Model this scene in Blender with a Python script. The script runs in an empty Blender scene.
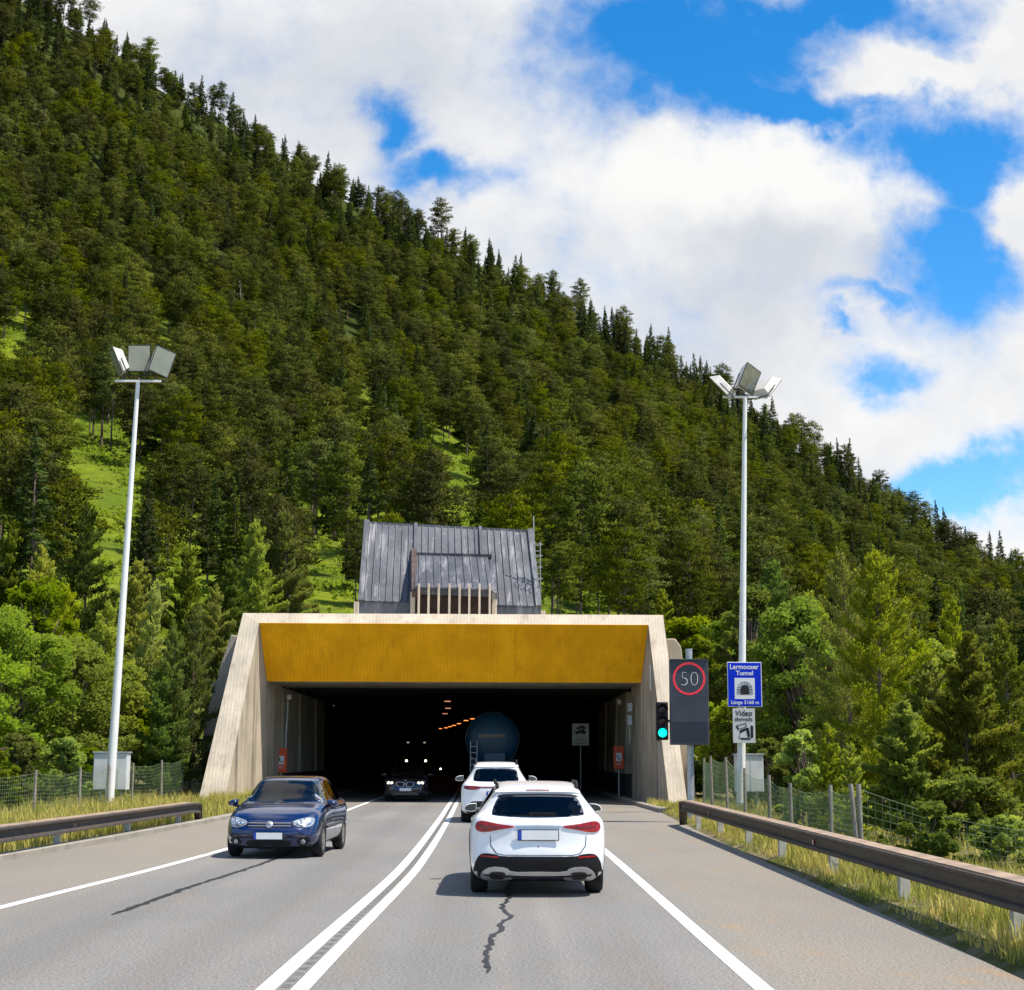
import bpy, bmesh, math, random
import numpy as np
from mathutils import Vector, Matrix
from mathutils.bvhtree import BVHTree
R_ = math.radians
S = bpy.context.scene
COL = S.collection
rnd = random.Random(7)

# ------------------------------------------------------------------ camera
FPX = 1600.0; CAMH = 1.77; ROLL = R_(0.2); VP = (495.5, 758.5)
def _cam():
    x = (VP[0]-512)/FPX; y = -(VP[1]-495)/FPX
    xp = x*math.cos(ROLL)-y*math.sin(ROLL); yp = x*math.sin(ROLL)+y*math.cos(ROLL)
    th = math.atan(-yp); psi = math.atan(-xp*math.cos(th))
    F = Vector((math.sin(psi)*math.cos(th), math.cos(psi)*math.cos(th), math.sin(th)))
    R0 = Vector((math.cos(psi), -math.sin(psi), 0)); U0 = R0.cross(F)
    c, s = math.cos(ROLL), math.sin(ROLL)
    return F, R0*c+U0*s, U0*c-R0*s
CF, CR, CU = _cam()
def ray(u, v): return CF+CR*((u-512)/FPX)-CU*((v-495)/FPX)
def G(u, v, z=0.0):
    d = ray(u, v); t = (z-CAMH)/d.z
    return Vector((d.x*t, d.y*t, z))
def A(u, v, Y):
    d = ray(u, v); t = Y/d.y
    return Vector((d.x*t, Y, CAMH+d.z*t))
def XA(u, Y, v=760): return A(u, v, Y).x
def pix(p):
    p = Vector(p)-Vector((0, 0, CAMH)); z = p.dot(CF)
    return 512+FPX*p.dot(CR)/z, 495-FPX*p.dot(CU)/z

cam = bpy.data.cameras.new('camera'); co = bpy.data.objects.new('camera', cam); COL.objects.link(co)
cam.sensor_width = 36; cam.lens = FPX/1024*36; cam.clip_end = 5000; cam.clip_start = 0.1
M4 = Matrix((( CR.x, CU.x, -CF.x, 0), (CR.y, CU.y, -CF.y, 0), (CR.z, CU.z, -CF.z, CAMH), (0, 0, 0, 1)))
co.matrix_world = M4
S.camera = co

# ------------------------------------------------------------------ tagging helpers
def tag(o, label=None, cat=None, group=None, kind=None):
    if label: o['label'] = label
    if cat: o['category'] = cat
    if group: o['group'] = group
    if kind: o['kind'] = kind
    return o
def empty(name, label, cat, loc=(0, 0, 0), rz=0, group=None):
    o = bpy.data.objects.new(name, None); COL.objects.link(o)
    o.empty_display_size = 0.2
    o.location = loc; o.rotation_euler = (0, 0, rz)
    return tag(o, label, cat, group)
def copy_tree(o, parent=None):
    c = o.copy(); COL.objects.link(c)
    if parent is not None: c.parent = parent
    for ch in list(o.children): copy_tree(ch, c)
    return c
def link_mesh(name, me, parent=None):
    o = bpy.data.objects.new(name, me); COL.objects.link(o)
    if parent is not None: o.parent = parent
    return o

class MB:
    """collects simple shapes, builds ONE mesh object"""
    def __init__(s): s.v = []; s.f = []; s.m = []; s.sm = []
    def add(s, vs, fs, m=0, smooth=False):
        b = len(s.v); s.v += [tuple(x) for x in vs]
        for f in fs: s.f.append([b+i for i in f]); s.m.append(m); s.sm.append(smooth)
        return s
    def box(s, c, d, m=0, rot=None):
        hx, hy, hz = d[0]/2, d[1]/2, d[2]/2
        vs = [Vector((x, y, z)) for x in (-hx, hx) for y in (-hy, hy) for z in (-hz, hz)]
        if rot is not None: vs = [rot @ v for v in vs]
        c = Vector(c)
        return s.add([c+v for v in vs], [(0, 1, 3, 2), (4, 6, 7, 5), (0, 4, 5, 1), (2, 3, 7, 6), (0, 2, 6, 4), (1, 5, 7, 3)], m)
    def cyl(s, p0, p1, r0, r1=None, n=12, m=0, caps=True):
        p0 = Vector(p0); p1 = Vector(p1); r1 = r0 if r1 is None else r1
        d = (p1-p0).normalized(); a = d.orthogonal().normalized(); b = d.cross(a)
        vs = []
        for p, r in ((p0, r0), (p1, r1)):
            for i in range(n):
                t = 2*math.pi*i/n; vs.append(p+(a*math.cos(t)+b*math.sin(t))*r)
        s.add(vs, [(i, (i+1) % n, n+(i+1) % n, n+i) for i in range(n)], m, True)
        if caps: s.add(vs, [list(range(n))[::-1], list(range(n, 2*n))], m)
        return s
    def tube(s, pts, r, n=8, m=0):
        for i in range(len(pts)-1):
            ra = r[i] if isinstance(r, (list, tuple)) else r; rb = r[i+1] if isinstance(r, (list, tuple)) else r
            s.cyl(pts[i], pts[i+1], ra, rb, n, m, caps=(i in (0, len(pts)-2)))
        return s
    def prism(s, poly, ax, a0, a1, m=0):
        """poly 2D extruded along axis ax ('x','y','z') between a0,a1"""
        def P(p, a):
            return (a, p[0], p[1]) if ax == 'x' else (p[0], a, p[1]) if ax == 'y' else (p[0], p[1], a)
        n = len(poly); vs = [P(p, a0) for p in poly]+[P(p, a1) for p in poly]
        return s.add(vs, [list(range(n))[::-1], list(range(n, 2*n))]+[(i, (i+1) % n, n+(i+1) % n, n+i) for i in range(n)], m)
    def sweep(s, rings, m=0, smooth=False, closed=True, caps=True):
        n = len(rings[0]); vs = [p for r in rings for p in r]; fs = []
        for i in range(len(rings)-1):
            for j in range(n if closed else n-1):
                k = (j+1) % n; fs.append((i*n+j, i*n+k, (i+1)*n+k, (i+1)*n+j))
        s.add(vs, fs, m, smooth)
        if caps and closed: s.add(vs, [list(range(n))[::-1], [(len(rings)-1)*n+j for j in range(n)]], m)
        return s
    def lathe(s, prof, c, ax, n=32, m=0):
        """prof: (radius, along) pairs around axis ax through c"""
        c = Vector(c); ax = Vector(ax).normalized(); a = ax.orthogonal().normalized(); b = ax.cross(a)
        vs = []
        for r, l in prof:
            for i in range(n):
                t = 2*math.pi*i/n; vs.append(c+ax*l+(a*math.cos(t)+b*math.sin(t))*r)
        fs = []
        for k in range(len(prof)-1):
            for i in range(n): fs.append((k*n+i, k*n+(i+1) % n, (k+1)*n+(i+1) % n, (k+1)*n+i))
        return s.add(vs, fs, m, True)
    def build(s, name, mat, parent=None, bevel=0, recalc=True):
        me = bpy.data.meshes.new(name); me.from_pydata(s.v, [], s.f)
        for mm in (mat if isinstance(mat, (list, tuple)) else [mat]): me.materials.append(mm)
        me.polygons.foreach_set('material_index', s.m); me.polygons.foreach_set('use_smooth', s.sm)
        if recalc or bevel:
            bm = bmesh.new(); bm.from_mesh(me)
            if recalc: bmesh.ops.recalc_face_normals(bm, faces=bm.faces)
            if bevel:
                es = [e for e in bm.edges if e.is_manifold and e.calc_face_angle(0) > 0.5]
                bmesh.ops.bevel(bm, geom=es, offset=bevel, segments=2, affect='EDGES', profile=.5, clamp_overlap=True)
            bm.to_mesh(me); bm.free()
        return link_mesh(name, me, parent)

def np_mesh(name, V, Q, mats, mi=None, smooth=False, normals=None):
    """fast mesh from numpy verts (N,3) and faces (M,k)"""
    me = bpy.data.meshes.new(name); V = np.asarray(V, np.float32); Q = np.asarray(Q, np.int32); k = Q.shape[1]
    me.vertices.add(len(V)); me.vertices.foreach_set('co', V.ravel())
    me.loops.add(Q.size); me.loops.foreach_set('vertex_index', Q.ravel())
    me.polygons.add(len(Q)); me.polygons.foreach_set('loop_start', np.arange(0, Q.size, k, dtype=np.int32))
    for m in mats: me.materials.append(m)
    if mi is not None: me.polygons.foreach_set('material_index', np.asarray(mi, np.int32))
    if smooth: me.polygons.foreach_set('use_smooth', np.ones(len(Q), bool))
    me.update(calc_edges=True)
    if normals is not None:
        me.polygons.foreach_set('use_smooth', np.ones(len(Q), bool)); me.normals_split_custom_set_from_vertices(np.asarray(normals, np.float32))
    return me

# ------------------------------------------------------------------ material helpers
def new_mat(name):
    m = bpy.data.materials.new(name); m.use_nodes = True; nt = m.node_tree
    return m, nt, nt.nodes['Principled BSDF']
def nd(nt, t, **kw):
    n = nt.nodes.new(t)
    for k, v in kw.items(): setattr(n, k, v)
    return n
def setin(nt, sock, v):
    if isinstance(v, bpy.types.NodeSocket): nt.links.new(v, sock)
    else: sock.default_value = v
def mth(nt, op, a, b=None, c=None, clamp=False):
    n = nd(nt, 'ShaderNodeMath', operation=op, use_clamp=clamp)
    setin(nt, n.inputs[0], a)
    if b is not None: setin(nt, n.inputs[1], b)
    if c is not None: setin(nt, n.inputs[2], c)
    return n.outputs[0]
def mixc(nt, fac, a, b, blend='MIX'):
    n = nd(nt, 'ShaderNodeMix', data_type='RGBA', blend_type=blend)
    setin(nt, n.inputs[0], fac)
    for s_, v in ((n.inputs[6], a), (n.inputs[7], b)):
        if isinstance(v, bpy.types.NodeSocket): nt.links.new(v, s_)
        else: s_.default_value = (*v[:3], 1)
    return n.outputs[2]
def ramp(nt, x, lo, hi):
    n = nd(nt, 'ShaderNodeMapRange', interpolation_type='SMOOTHSTEP')
    setin(nt, n.inputs[0], x); n.inputs[1].default_value = lo; n.inputs[2].default_value = hi
    return n.outputs[0]
def noise(nt, scale, detail=4, rough=.55, stretch=(1, 1, 1), coord='Object'):
    tc = nd(nt, 'ShaderNodeTexCoord'); mp = nd(nt, 'ShaderNodeMapping')
    nt.links.new(tc.outputs[coord], mp.inputs[0]); mp.inputs['Scale'].default_value = stretch
    n = nd(nt, 'ShaderNodeTexNoise'); n.inputs['Scale'].default_value = scale
    n.inputs['Detail'].default_value = detail; n.inputs['Roughness'].default_value = rough
    nt.links.new(mp.outputs[0], n.inputs['Vector'])
    return n.outputs[0]
def sc(c, k): return tuple(min(1, x*k) for x in c[:3])
def mat(name, col, rough=.6, metal=0, var=.12, vscale=3, bump=0, bscale=30, coat=0, emit=None, estr=0, spec=None):
    m, nt, b = new_mat(name)
    if var:
        f = noise(nt, vscale, 5)
        nt.links.new(mixc(nt, ramp(nt, f, .3, .7), sc(col, 1-var), sc(col, 1+var)), b.inputs['Base Color'])
    else: b.inputs['Base Color'].default_value = (*col, 1)
    b.inputs['Roughness'].default_value = rough; b.inputs['Metallic'].default_value = metal
    if coat: b.inputs['Coat Weight'].default_value = coat; b.inputs['Coat Roughness'].default_value = .04
    if spec is not None: b.inputs['Specular IOR Level'].default_value = spec
    if emit: b.inputs['Emission Color'].default_value = (*emit, 1); b.inputs['Emission Strength'].default_value = estr
    if bump:
        bn = nd(nt, 'ShaderNodeBump'); bn.inputs['Strength'].default_value = bump; bn.inputs['Distance'].default_value = .02
        nt.links.new(noise(nt, bscale, 6), bn.inputs['Height']); nt.links.new(bn.outputs[0], b.inputs['Normal'])
    return m

def asphalt(name):
    m, nt, b = new_mat(name)
    big = noise(nt, .22, 5, .6, (1, .35, 1)); streak = noise(nt, 1.1, 6, .65, (1.6, .10, 1)); grain = noise(nt, 34, 4, .8); grain2 = noise(nt, 9, 4, .7)
    c = mixc(nt, ramp(nt, big, .35, .7), (.195, .191, .183), (.245, .236, .219))
    tc = nd(nt, 'ShaderNodeTexCoord'); sx = nd(nt, 'ShaderNodeSeparateXYZ'); nt.links.new(tc.outputs['Object'], sx.inputs[0])
    # dusty shoulders: earthy tint outside the edge lines
    right = ramp(nt, sx.outputs[0], 2.0, 2.6); left = ramp(nt, mth(nt, 'MULTIPLY', sx.outputs[0], -1), 5.0, 5.7)
    sh = mth(nt, 'MAXIMUM', right, left)
    c = mixc(nt, mth(nt, 'MULTIPLY', sh, mth(nt, 'ADD', mth(nt, 'MULTIPLY', ramp(nt, big, .3, .7), .45), .35)), c, (.265, .23, .182))
    blot = noise(nt, .9, 6, .7, (1.2, .45, 1))
    c = mixc(nt, mth(nt, 'MULTIPLY', ramp(nt, blot, .54, .74), mth(nt, 'ADD', mth(nt, 'MULTIPLY', right, .6), .25)), c, (.33, .215, .115))
    c = mixc(nt, mth(nt, 'MULTIPLY', ramp(nt, streak, .5, .78), .45), c, (.25, .19, .13))
    c = mixc(nt, mth(nt, 'MULTIPLY', ramp(nt, grain2, .5, .8), .25), c, (.10, .098, .094))
    wob = mth(nt, 'ADD', sx.outputs[0], mth(nt, 'MULTIPLY', mth(nt, 'SUBTRACT', big, .5), .5))
    def band(x0, w): return mth(nt, 'SUBTRACT', 1, ramp(nt, mth(nt, 'ABSOLUTE', mth(nt, 'SUBTRACT', wob, x0)), w*.3, w))
    tr = None
    for x0 in (-.45, 1.15, -4.3, -2.75):
        b_ = band(x0, .55); tr = b_ if tr is None else mth(nt, 'MAXIMUM', tr, b_)
    c = mixc(nt, mth(nt, 'MULTIPLY', tr, mth(nt, 'ADD', mth(nt, 'MULTIPLY', streak, .3), .12)), c, (.135, .132, .128))
    oil = band(.35, .30); c = mixc(nt, mth(nt, 'MULTIPLY', oil, .18), c, (.11, .105, .10))
    gr = mixc(nt, ramp(nt, grain, .32, .68), (.48, .48, .49), (1.42, 1.40, 1.37))
    c = mixc(nt, 1.0, c, gr, 'MULTIPLY')
    nt.links.new(c, b.inputs['Base Color']); b.inputs['Roughness'].default_value = .85; b.inputs['Specular IOR Level'].default_value = .25
    bn = nd(nt, 'ShaderNodeBump'); bn.inputs['Strength'].default_value = .15; bn.inputs['Distance'].default_value = .01
    nt.links.new(grain, bn.inputs['Height']); nt.links.new(bn.outputs[0], b.inputs['Normal'])
    return m
def paint(name):
    m, nt, b = new_mat(name)
    wear = noise(nt, 30, 5, .7); w2 = noise(nt, 4, 5, .6)
    c = mixc(nt, mth(nt, 'MULTIPLY', ramp(nt, wear, .56, .74), .35), (.80, .80, .78), (.45, .44, .42))
    c = mixc(nt, mth(nt, 'MULTIPLY', ramp(nt, w2, .5, .8), .2), c, (.5, .47, .42))
    nt.links.new(c, b.inputs['Base Color']); b.inputs['Roughness'].default_value = .7
    return m
def concrete(name, base, stain, dirt=.6, stripe=(1, 1, .05), board=0):
    m, nt, b = new_mat(name)
    big = noise(nt, .7, 6, .6); fine = noise(nt, 14, 5, .65); st = noise(nt, 2.2, 6, .65, stripe)
    c = mixc(nt, ramp(nt, big, .35, .7), sc(base, .86), sc(base, 1.12))
    c = mixc(nt, mth(nt, 'MULTIPLY', ramp(nt, st, .50, .72), dirt), c, stain)
    c = mixc(nt, mth(nt, 'MULTIPLY', ramp(nt, fine, .5, .75), .3), c, sc(base, .6))
    # board marks
    tc = nd(nt, 'ShaderNodeTexCoord'); mp = nd(nt, 'ShaderNodeMapping'); nt.links.new(tc.outputs['Object'], mp.inputs[0])
    wv = nd(nt, 'ShaderNodeTexWave', wave_type='BANDS', bands_direction='X'); mp.inputs['Scale'].default_value = (1, 1, .0); mp.inputs['Rotation'].default_value = (0, 0, board)
    nt.links.new(mp.outputs[0], wv.inputs['Vector']); wv.inputs['Scale'].default_value = 2.3; wv.inputs['Distortion'].default_value = .6
    c = mixc(nt, mth(nt, 'MULTIPLY', ramp(nt, wv.outputs['Fac'], .8, .98), .22), c, sc(base, .55))
    nt.links.new(c, b.inputs['Base Color']); b.inputs['Roughness'].default_value = .9; b.inputs['Specular IOR Level'].default_value = .2
    bn = nd(nt, 'ShaderNodeBump'); bn.inputs['Strength'].default_value = .3; bn.inputs['Distance'].default_value = .02
    nt.links.new(mth(nt, 'ADD', fine, mth(nt, 'MULTIPLY', wv.outputs['Fac'], .6)), bn.inputs['Height']); nt.links.new(bn.outputs[0], b.inputs['Normal'])
    return m
def foliage(name, dark, light, trans=.35, hue=.04):
    m, nt, b = new_mat(name)
    oi = nd(nt, 'ShaderNodeObjectInfo'); n1 = noise(nt, .9, 4, .6); n2 = noise(nt, 6, 2, .6)
    f = mth(nt, 'ADD', mth(nt, 'MULTIPLY', n1, .6), mth(nt, 'MULTIPLY', n2, .4))
    c = mixc(nt, ramp(nt, f, .32, .68), dark, light)
    hs = nd(nt, 'ShaderNodeHueSaturation'); nt.links.new(c, hs.inputs['Color'])
    setin(nt, hs.inputs['Hue'], mth(nt, 'ADD', mth(nt, 'MULTIPLY', oi.outputs['Random'], hue), .5-hue*.55))
    setin(nt, hs.inputs['Value'], mth(nt, 'ADD', mth(nt, 'MULTIPLY', mth(nt, 'FRACT', mth(nt, 'MULTIPLY', oi.outputs['Random'], 7.31)), .95), .58))
    setin(nt, hs.inputs['Saturation'], mth(nt, 'ADD', mth(nt, 'MULTIPLY', mth(nt, 'FRACT', mth(nt, 'MULTIPLY', oi.outputs['Random'], 3.77)), .3), .85))
    col = hs.outputs[0]
    nt.links.new(col, b.inputs['Base Color']); b.inputs['Roughness'].default_value = .75; b.inputs['Specular IOR Level'].default_value = .05
    tr = nd(nt, 'ShaderNodeBsdfTranslucent'); nt.links.new(mixc(nt, 1.0, col, (1.3, 1.3, .7), 'MULTIPLY'), tr.inputs['Color'])
    mx = nd(nt, 'ShaderNodeMixShader'); mx.inputs[0].default_value = trans
    nt.links.new(b.outputs[0], mx.inputs[1]); nt.links.new(tr.outputs[0], mx.inputs[2])
    nt.links.new(mx.outputs[0], nt.nodes['Material Output'].inputs['Surface'])
    return m
def glass(name, tint, refl=1.0):
    m, nt, b = new_mat(name); nt.nodes.remove(b)
    t = nd(nt, 'ShaderNodeBsdfTransparent'); t.inputs[0].default_value = (*tint, 1)
    g = nd(nt, 'ShaderNodeBsdfGlossy'); g.inputs['Roughness'].default_value = .02; g.inputs['Color'].default_value = (refl, refl, refl, 1)
    fr = nd(nt, 'ShaderNodeFresnel'); fr.inputs['IOR'].default_value = 1.55
    mx = nd(nt, 'ShaderNodeMixShader'); nt.links.new(fr.outputs[0], mx.inputs[0])
    nt.links.new(t.outputs[0], mx.inputs[1]); nt.links.new(g.outputs[0], mx.inputs[2])
    nt.links.new(mx.outputs[0], nt.nodes['Material Output'].inputs['Surface'])
    return m

M = {}
M['asphalt'] = asphalt('asphalt'); M['paint'] = paint('road_paint')
M['tar'] = mat('bitumen_and_shadow', (.018, .018, .020), .55, var=.3, vscale=8)  # bitumen black, also colours the painted shadow lines
M['groove'] = mat('milled_groove', (.13, .126, .12), .9, var=.2, vscale=9)
M['kerb'] = concrete('kerb_concrete', (.33, .30, .25), (.16, .13, .10), .6, (1, 1, 1))
M['con'] = concrete('cream_concrete', (.52, .43, .32), (.22, .18, .14), .45)
M['con_rim'] = concrete('pale_concrete', (.58, .495, .385), (.27, .22, .165), .55)
M['con_wall'] = concrete('stained_concrete', (.46, .39, .295), (.075, .065, .055), .9, board=1.57)
M['con_panel'] = concrete('grey_panel_concrete', (.58, .52, .40), (.20, .18, .14), .6, board=1.57)
M['rail_post'] = mat('concrete_coloured_post', (.50, .48, .41), .8, .0, var=.15, vscale=6)
M['con_dark'] = concrete('sooty_concrete', (.34, .31, .24), (.10, .09, .07), .7, board=1.57)
M['tunnel_dark'] = mat('tunnel_darkness', (.018, .017, .016), .95, var=.3, vscale=.6)  # soot black that also puts the tunnel's darkness into the colour
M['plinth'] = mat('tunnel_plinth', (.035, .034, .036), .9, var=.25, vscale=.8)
M['yellow'] = concrete('yellow_painted_concrete', (.96, .42, .005), (.62, .25, .005), .5, (1.5, 1, .06))
M['oldwall'] = concrete('brown_concrete', (.48, .41, .34), (.12, .10, .08), .5)
M['pole'] = mat('white_pole_paint', (.78, .77, .74), .4, var=.05)
M['galv'] = mat('galvanised_steel', (.44, .46, .47), .5, .6, var=.15, vscale=6)
M['postgrey'] = mat('weathered_post', (.27, .24, .195), .75, .1, var=.2, vscale=7)
M['chrome'] = mat('chrome', (.75, .76, .78), .12, 1.0, var=0)
M['black'] = mat('black_plastic', (.010, .010, .011), .6, var=.2, spec=.25)
M['tyre'] = mat('tyre_rubber', (.016, .016, .017), .85, var=.2)
M['rim'] = mat('alloy_rim', (.50, .46, .41), .35, .8, var=.1)
M['darkrim'] = mat('dark_rim', (.08, .08, .085), .4, .8, var=.1)
M['white_car'] = mat('white_car_paint', (.82, .82, .83), .28, 0, var=.02, coat=.6)
M['blue_car'] = mat('dark_blue_car_paint', (.001, .013, .075), .22, .2, var=.05, coat=1.0)
M['black_car'] = mat('black_car_paint', (.010, .010, .012), .25, .1, var=.05, coat=1.0)
M['lining'] = mat('cabin_lining', (.028, .028, .031), .9, var=.2)
M['seat'] = mat('seat_fabric', (.045, .045, .05), .9, var=.2)
M['red_lamp'] = mat('red_lamp_lens', (.30, .0015, .003), .3, 0, var=.45, vscale=14, coat=.15)
M['dark_red'] = mat('dark_red_lens', (.17, .003, .006), .25, 0, var=.3, vscale=14, coat=.3)
M['plate'] = mat('plate_white', (.78, .78, .77), .4, var=.05)
M['eu'] = mat('plate_blue', (.01, .05, .45), .4, var=.05)
M['lens'] = mat('headlamp_lens', (.30, .32, .34), .15, .35, var=.7, vscale=14, coat=1)
M['lamp_on'] = mat('headlamp_on', (.8, .75, .6), .2, var=0, emit=(1, .92, .62), estr=1.5)
M['lamp_bright'] = mat('headlamp_far', (.8, .75, .6), .2, var=0, emit=(1, .80, .52), estr=5)
M['lamp_dim'] = mat('marker_lamp', (.5, .4, .3), .3, var=0, emit=(1, .75, .55), estr=.35)
M['tunnel_lamp'] = mat('sodium_lamp', (.6, .3, .1), .4, var=0, emit=(1, .25, .05), estr=3.0)
M['tunnel_lamp_dim'] = mat('sodium_lamp_dim', (.6, .3, .1), .4, var=0, emit=(1, .42, .22), estr=.7)
M['glass_dark'] = glass('tinted_glass', (.34, .36, .40), .55); M['glass_clear'] = glass('clear_glass', (.74, .78, .80))
M['mirror'] = mat('mirror_glass', (.10, .12, .13), .08, 1, var=0)
M['silver'] = mat('silver_trim', (.55, .55, .56), .3, .7, var=.1)
M['skin'] = mat('skin', (.45, .25, .17), .6, var=.05); M['cloth_light'] = mat('light_shirt', (.5, .47, .42), .9, var=.1)
M['cloth_dark'] = mat('dark_jacket', (.06, .06, .08), .9, var=.2); M['hair'] = mat('dark_hair', (.03, .02, .015), .8, var=.2)
M['sign_blue'] = mat('sign_blue', (.001, .030, .60), .6, var=.06, vscale=1.5, spec=.15); M['sign_white'] = mat('sign_white', (.78, .78, .78), .4, var=.03)
M['sign_offwhite'] = mat('sign_grey_white', (.62, .62, .60), .5, var=.06); M['sign_black'] = mat('sign_black', (.012, .012, .014), .5, var=0)
M['vms'] = mat('sign_panel_charcoal', (.040, .043, .060), .42, var=.15, vscale=1.2); M['vms_edge'] = mat('sign_casing', (.10, .105, .12), .5, .3, var=.1)
M['led_red'] = mat('led_red', (.4, .02, .03), .5, var=0, emit=(1, .03, .06), estr=.55); M['led_white'] = mat('led_white', (.5, .5, .45), .5, var=0, emit=(1, .95, .82), estr=.42)
M['green_on'] = mat('signal_green', (.0, .5, .4), .3, var=0, emit=(0, 1, .75), estr=1.3); M['sig_off'] = mat('signal_off', (.03, .006, .006), .3, var=0)
M['sos'] = mat('emergency_orange', (.75, .085, .012), .45, var=.12, vscale=4)
M['cab_white'] = mat('cabinet_white', (.62, .63, .62), .5, var=.1, vscale=2)
M['flood_white'] = mat('floodlight_housing', (.66, .62, .58), .5, var=.1); M['flood_dark'] = mat('floodlight_bracket', (.05, .055, .055), .5, .4, var=.2)
M['flood_glass'] = mat('floodlight_glass', (.33, .36, .33), .12, .15, var=.10, vscale=2, coat=1); M['flood_glass_dark'] = mat('floodlight_glass_dark', (.09, .11, .10), .12, .1, var=.3, vscale=5, coat=1)
M['tank_blue'] = mat('tank_blue', (.008, .058, .120), .4, .1, var=.15, vscale=1); M['bark'] = mat('bark', (.15, .105, .08), .95, var=.35, vscale=4)
M['bark_pale'] = mat('dead_bark', (.34, .29, .25), .95, var=.25, vscale=4); M['wire'] = mat('fence_wire', (.26, .36, .20), .6, .3, var=.2)
M['pine'] = foliage('pine_needles', (.039, .051, .007), (.110, .127, .014), .28, .035)
M['spruce'] = foliage('spruce_needles', (.028, .046, .010), (.074, .100, .017), .22)
M['youngpine'] = foliage('young_pine_needles', (.150, .180, .022), (.29, .32, .052), .5, .03)
M['pinegreen'] = foliage('dark_young_pine_needles', (.055, .090, .018), (.150, .195, .040), .4)
M['leaf'] = foliage('broad_leaves', (.10, .145, .012), (.23, .28, .028), .5, .03)
M['leaf2'] = foliage('fresh_leaves', (.12, .17, .014), (.26, .33, .036), .5, .03)
def grass_mat():
    m, nt, b = new_mat('grass_blades'); n1 = noise(nt, .7, 4, .6); n2 = noise(nt, 9, 2, .6)
    c = mixc(nt, ramp(nt, n1, .38, .62), (.27, .29, .045), (.62, .50, .15)); c = mixc(nt, mth(nt, 'MULTIPLY', ramp(nt, n2, .4, .7), .6), c, (.50, .46, .10))
    nt.links.new(c, b.inputs['Base Color']); b.inputs['Roughness'].default_value = .7; b.inputs['Specular IOR Level'].default_value = .1
    tr = nd(nt, 'ShaderNodeBsdfTranslucent'); nt.links.new(c, tr.inputs[0]); mx = nd(nt, 'ShaderNodeMixShader'); mx.inputs[0].default_value = .35
    nt.links.new(b.outputs[0], mx.inputs[1]); nt.links.new(tr.outputs[0], mx.inputs[2]); nt.links.new(mx.outputs[0], nt.nodes['Material Output'].inputs[0])
    return m
M['grass'] = grass_mat()
def ground_mat():
    m, nt, b = new_mat('hillside_grass'); n1 = noise(nt, .05, 5, .6); n2 = noise(nt, .9, 5, .65); n3 = noise(nt, 7, 3, .7)
    c = mixc(nt, ramp(nt, n1, .4, .62), (.10, .15, .010), (.175, .22, .012)); c = mixc(nt, mth(nt, 'MULTIPLY', ramp(nt, n2, .46, .66), .75), c, (.075, .085, .016))
    c = mixc(nt, mth(nt, 'MULTIPLY', ramp(nt, n3, .5, .7), .4), c, (.05, .07, .012))
    tc = nd(nt, 'ShaderNodeTexCoord'); sx = nd(nt, 'ShaderNodeSeparateXYZ'); nt.links.new(tc.outputs['Object'], sx.inputs[0])
    far = ramp(nt, sx.outputs[1], 300, 380); c = mixc(nt, mth(nt, 'MULTIPLY', far, .85), c, (.030, .038, .010))
    near = ramp(nt, mth(nt, 'MULTIPLY', sx.outputs[1], -1), -92, -70)
    e = mixc(nt, ramp(nt, n2, .42, .62), (.085, .10, .022), (.20, .165, .10))
    c = mixc(nt, near, c, e)
    nt.links.new(c, b.inputs['Base Color']); b.inputs['Roughness'].default_value = 1; b.inputs['Specular IOR Level'].default_value = .1
    bn = nd(nt, 'ShaderNodeBump'); bn.inputs['Strength'].default_value = .6; bn.inputs['Distance'].default_value = .2
    nt.links.new(n3, bn.inputs['Height']); nt.links.new(bn.outputs[0], b.inputs['Normal'])
    return m
M['ground'] = ground_mat()
def zinc_mat():
    m, nt, b = new_mat('weathered_zinc'); st = noise(nt, 1.5, 6, .65, (1.8, .3, .12)); pt = noise(nt, .6, 4, .6); lo = noise(nt, 3, 5, .6)
    c = mixc(nt, ramp(nt, pt, .35, .65), (.072, .076, .090), (.115, .120, .138)); c = mixc(nt, mth(nt, 'MULTIPLY', ramp(nt, st, .50, .72), .75), c, (.36, .35, .36))
    c = mixc(nt, mth(nt, 'MULTIPLY', ramp(nt, lo, .58, .75), .4), c, (.42, .40, .38))
    nt.links.new(c, b.inputs['Base Color']); b.inputs['Roughness'].default_value = .55; b.inputs['Metallic'].default_value = .25
    return m
M['zinc'] = zinc_mat(); M['rustbrown'] = mat('brown_sheet', (.085, .055, .045), .7, .1, var=.3, vscale=2)
def rail_mat():
    m, nt, b = new_mat('weathered_guardrail'); r = noise(nt, 1.3, 6, .65, (1, .3, 1)); g = noise(nt, 9, 5, .7)
    geo = nd(nt, 'ShaderNodeTexCoord'); sx = nd(nt, 'ShaderNodeSeparateXYZ'); nt.links.new(geo.outputs['Normal'], sx.inputs[0])
    c = mixc(nt, ramp(nt, g, .35, .65), (.045, .038, .033), (.085, .070, .058)); c = mixc(nt, mth(nt, 'MULTIPLY', ramp(nt, r, .45, .7), .5), c, (.12, .075, .05))
    nt.links.new(c, b.inputs['Base Color']); b.inputs['Roughness'].default_value = .7; b.inputs['Metallic'].default_value = .15
    return m
M['rail'] = rail_mat(); M['railtop'] = mat('guardrail_top', (.30, .215, .15), .85, .0, var=.3, vscale=3)

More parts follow.
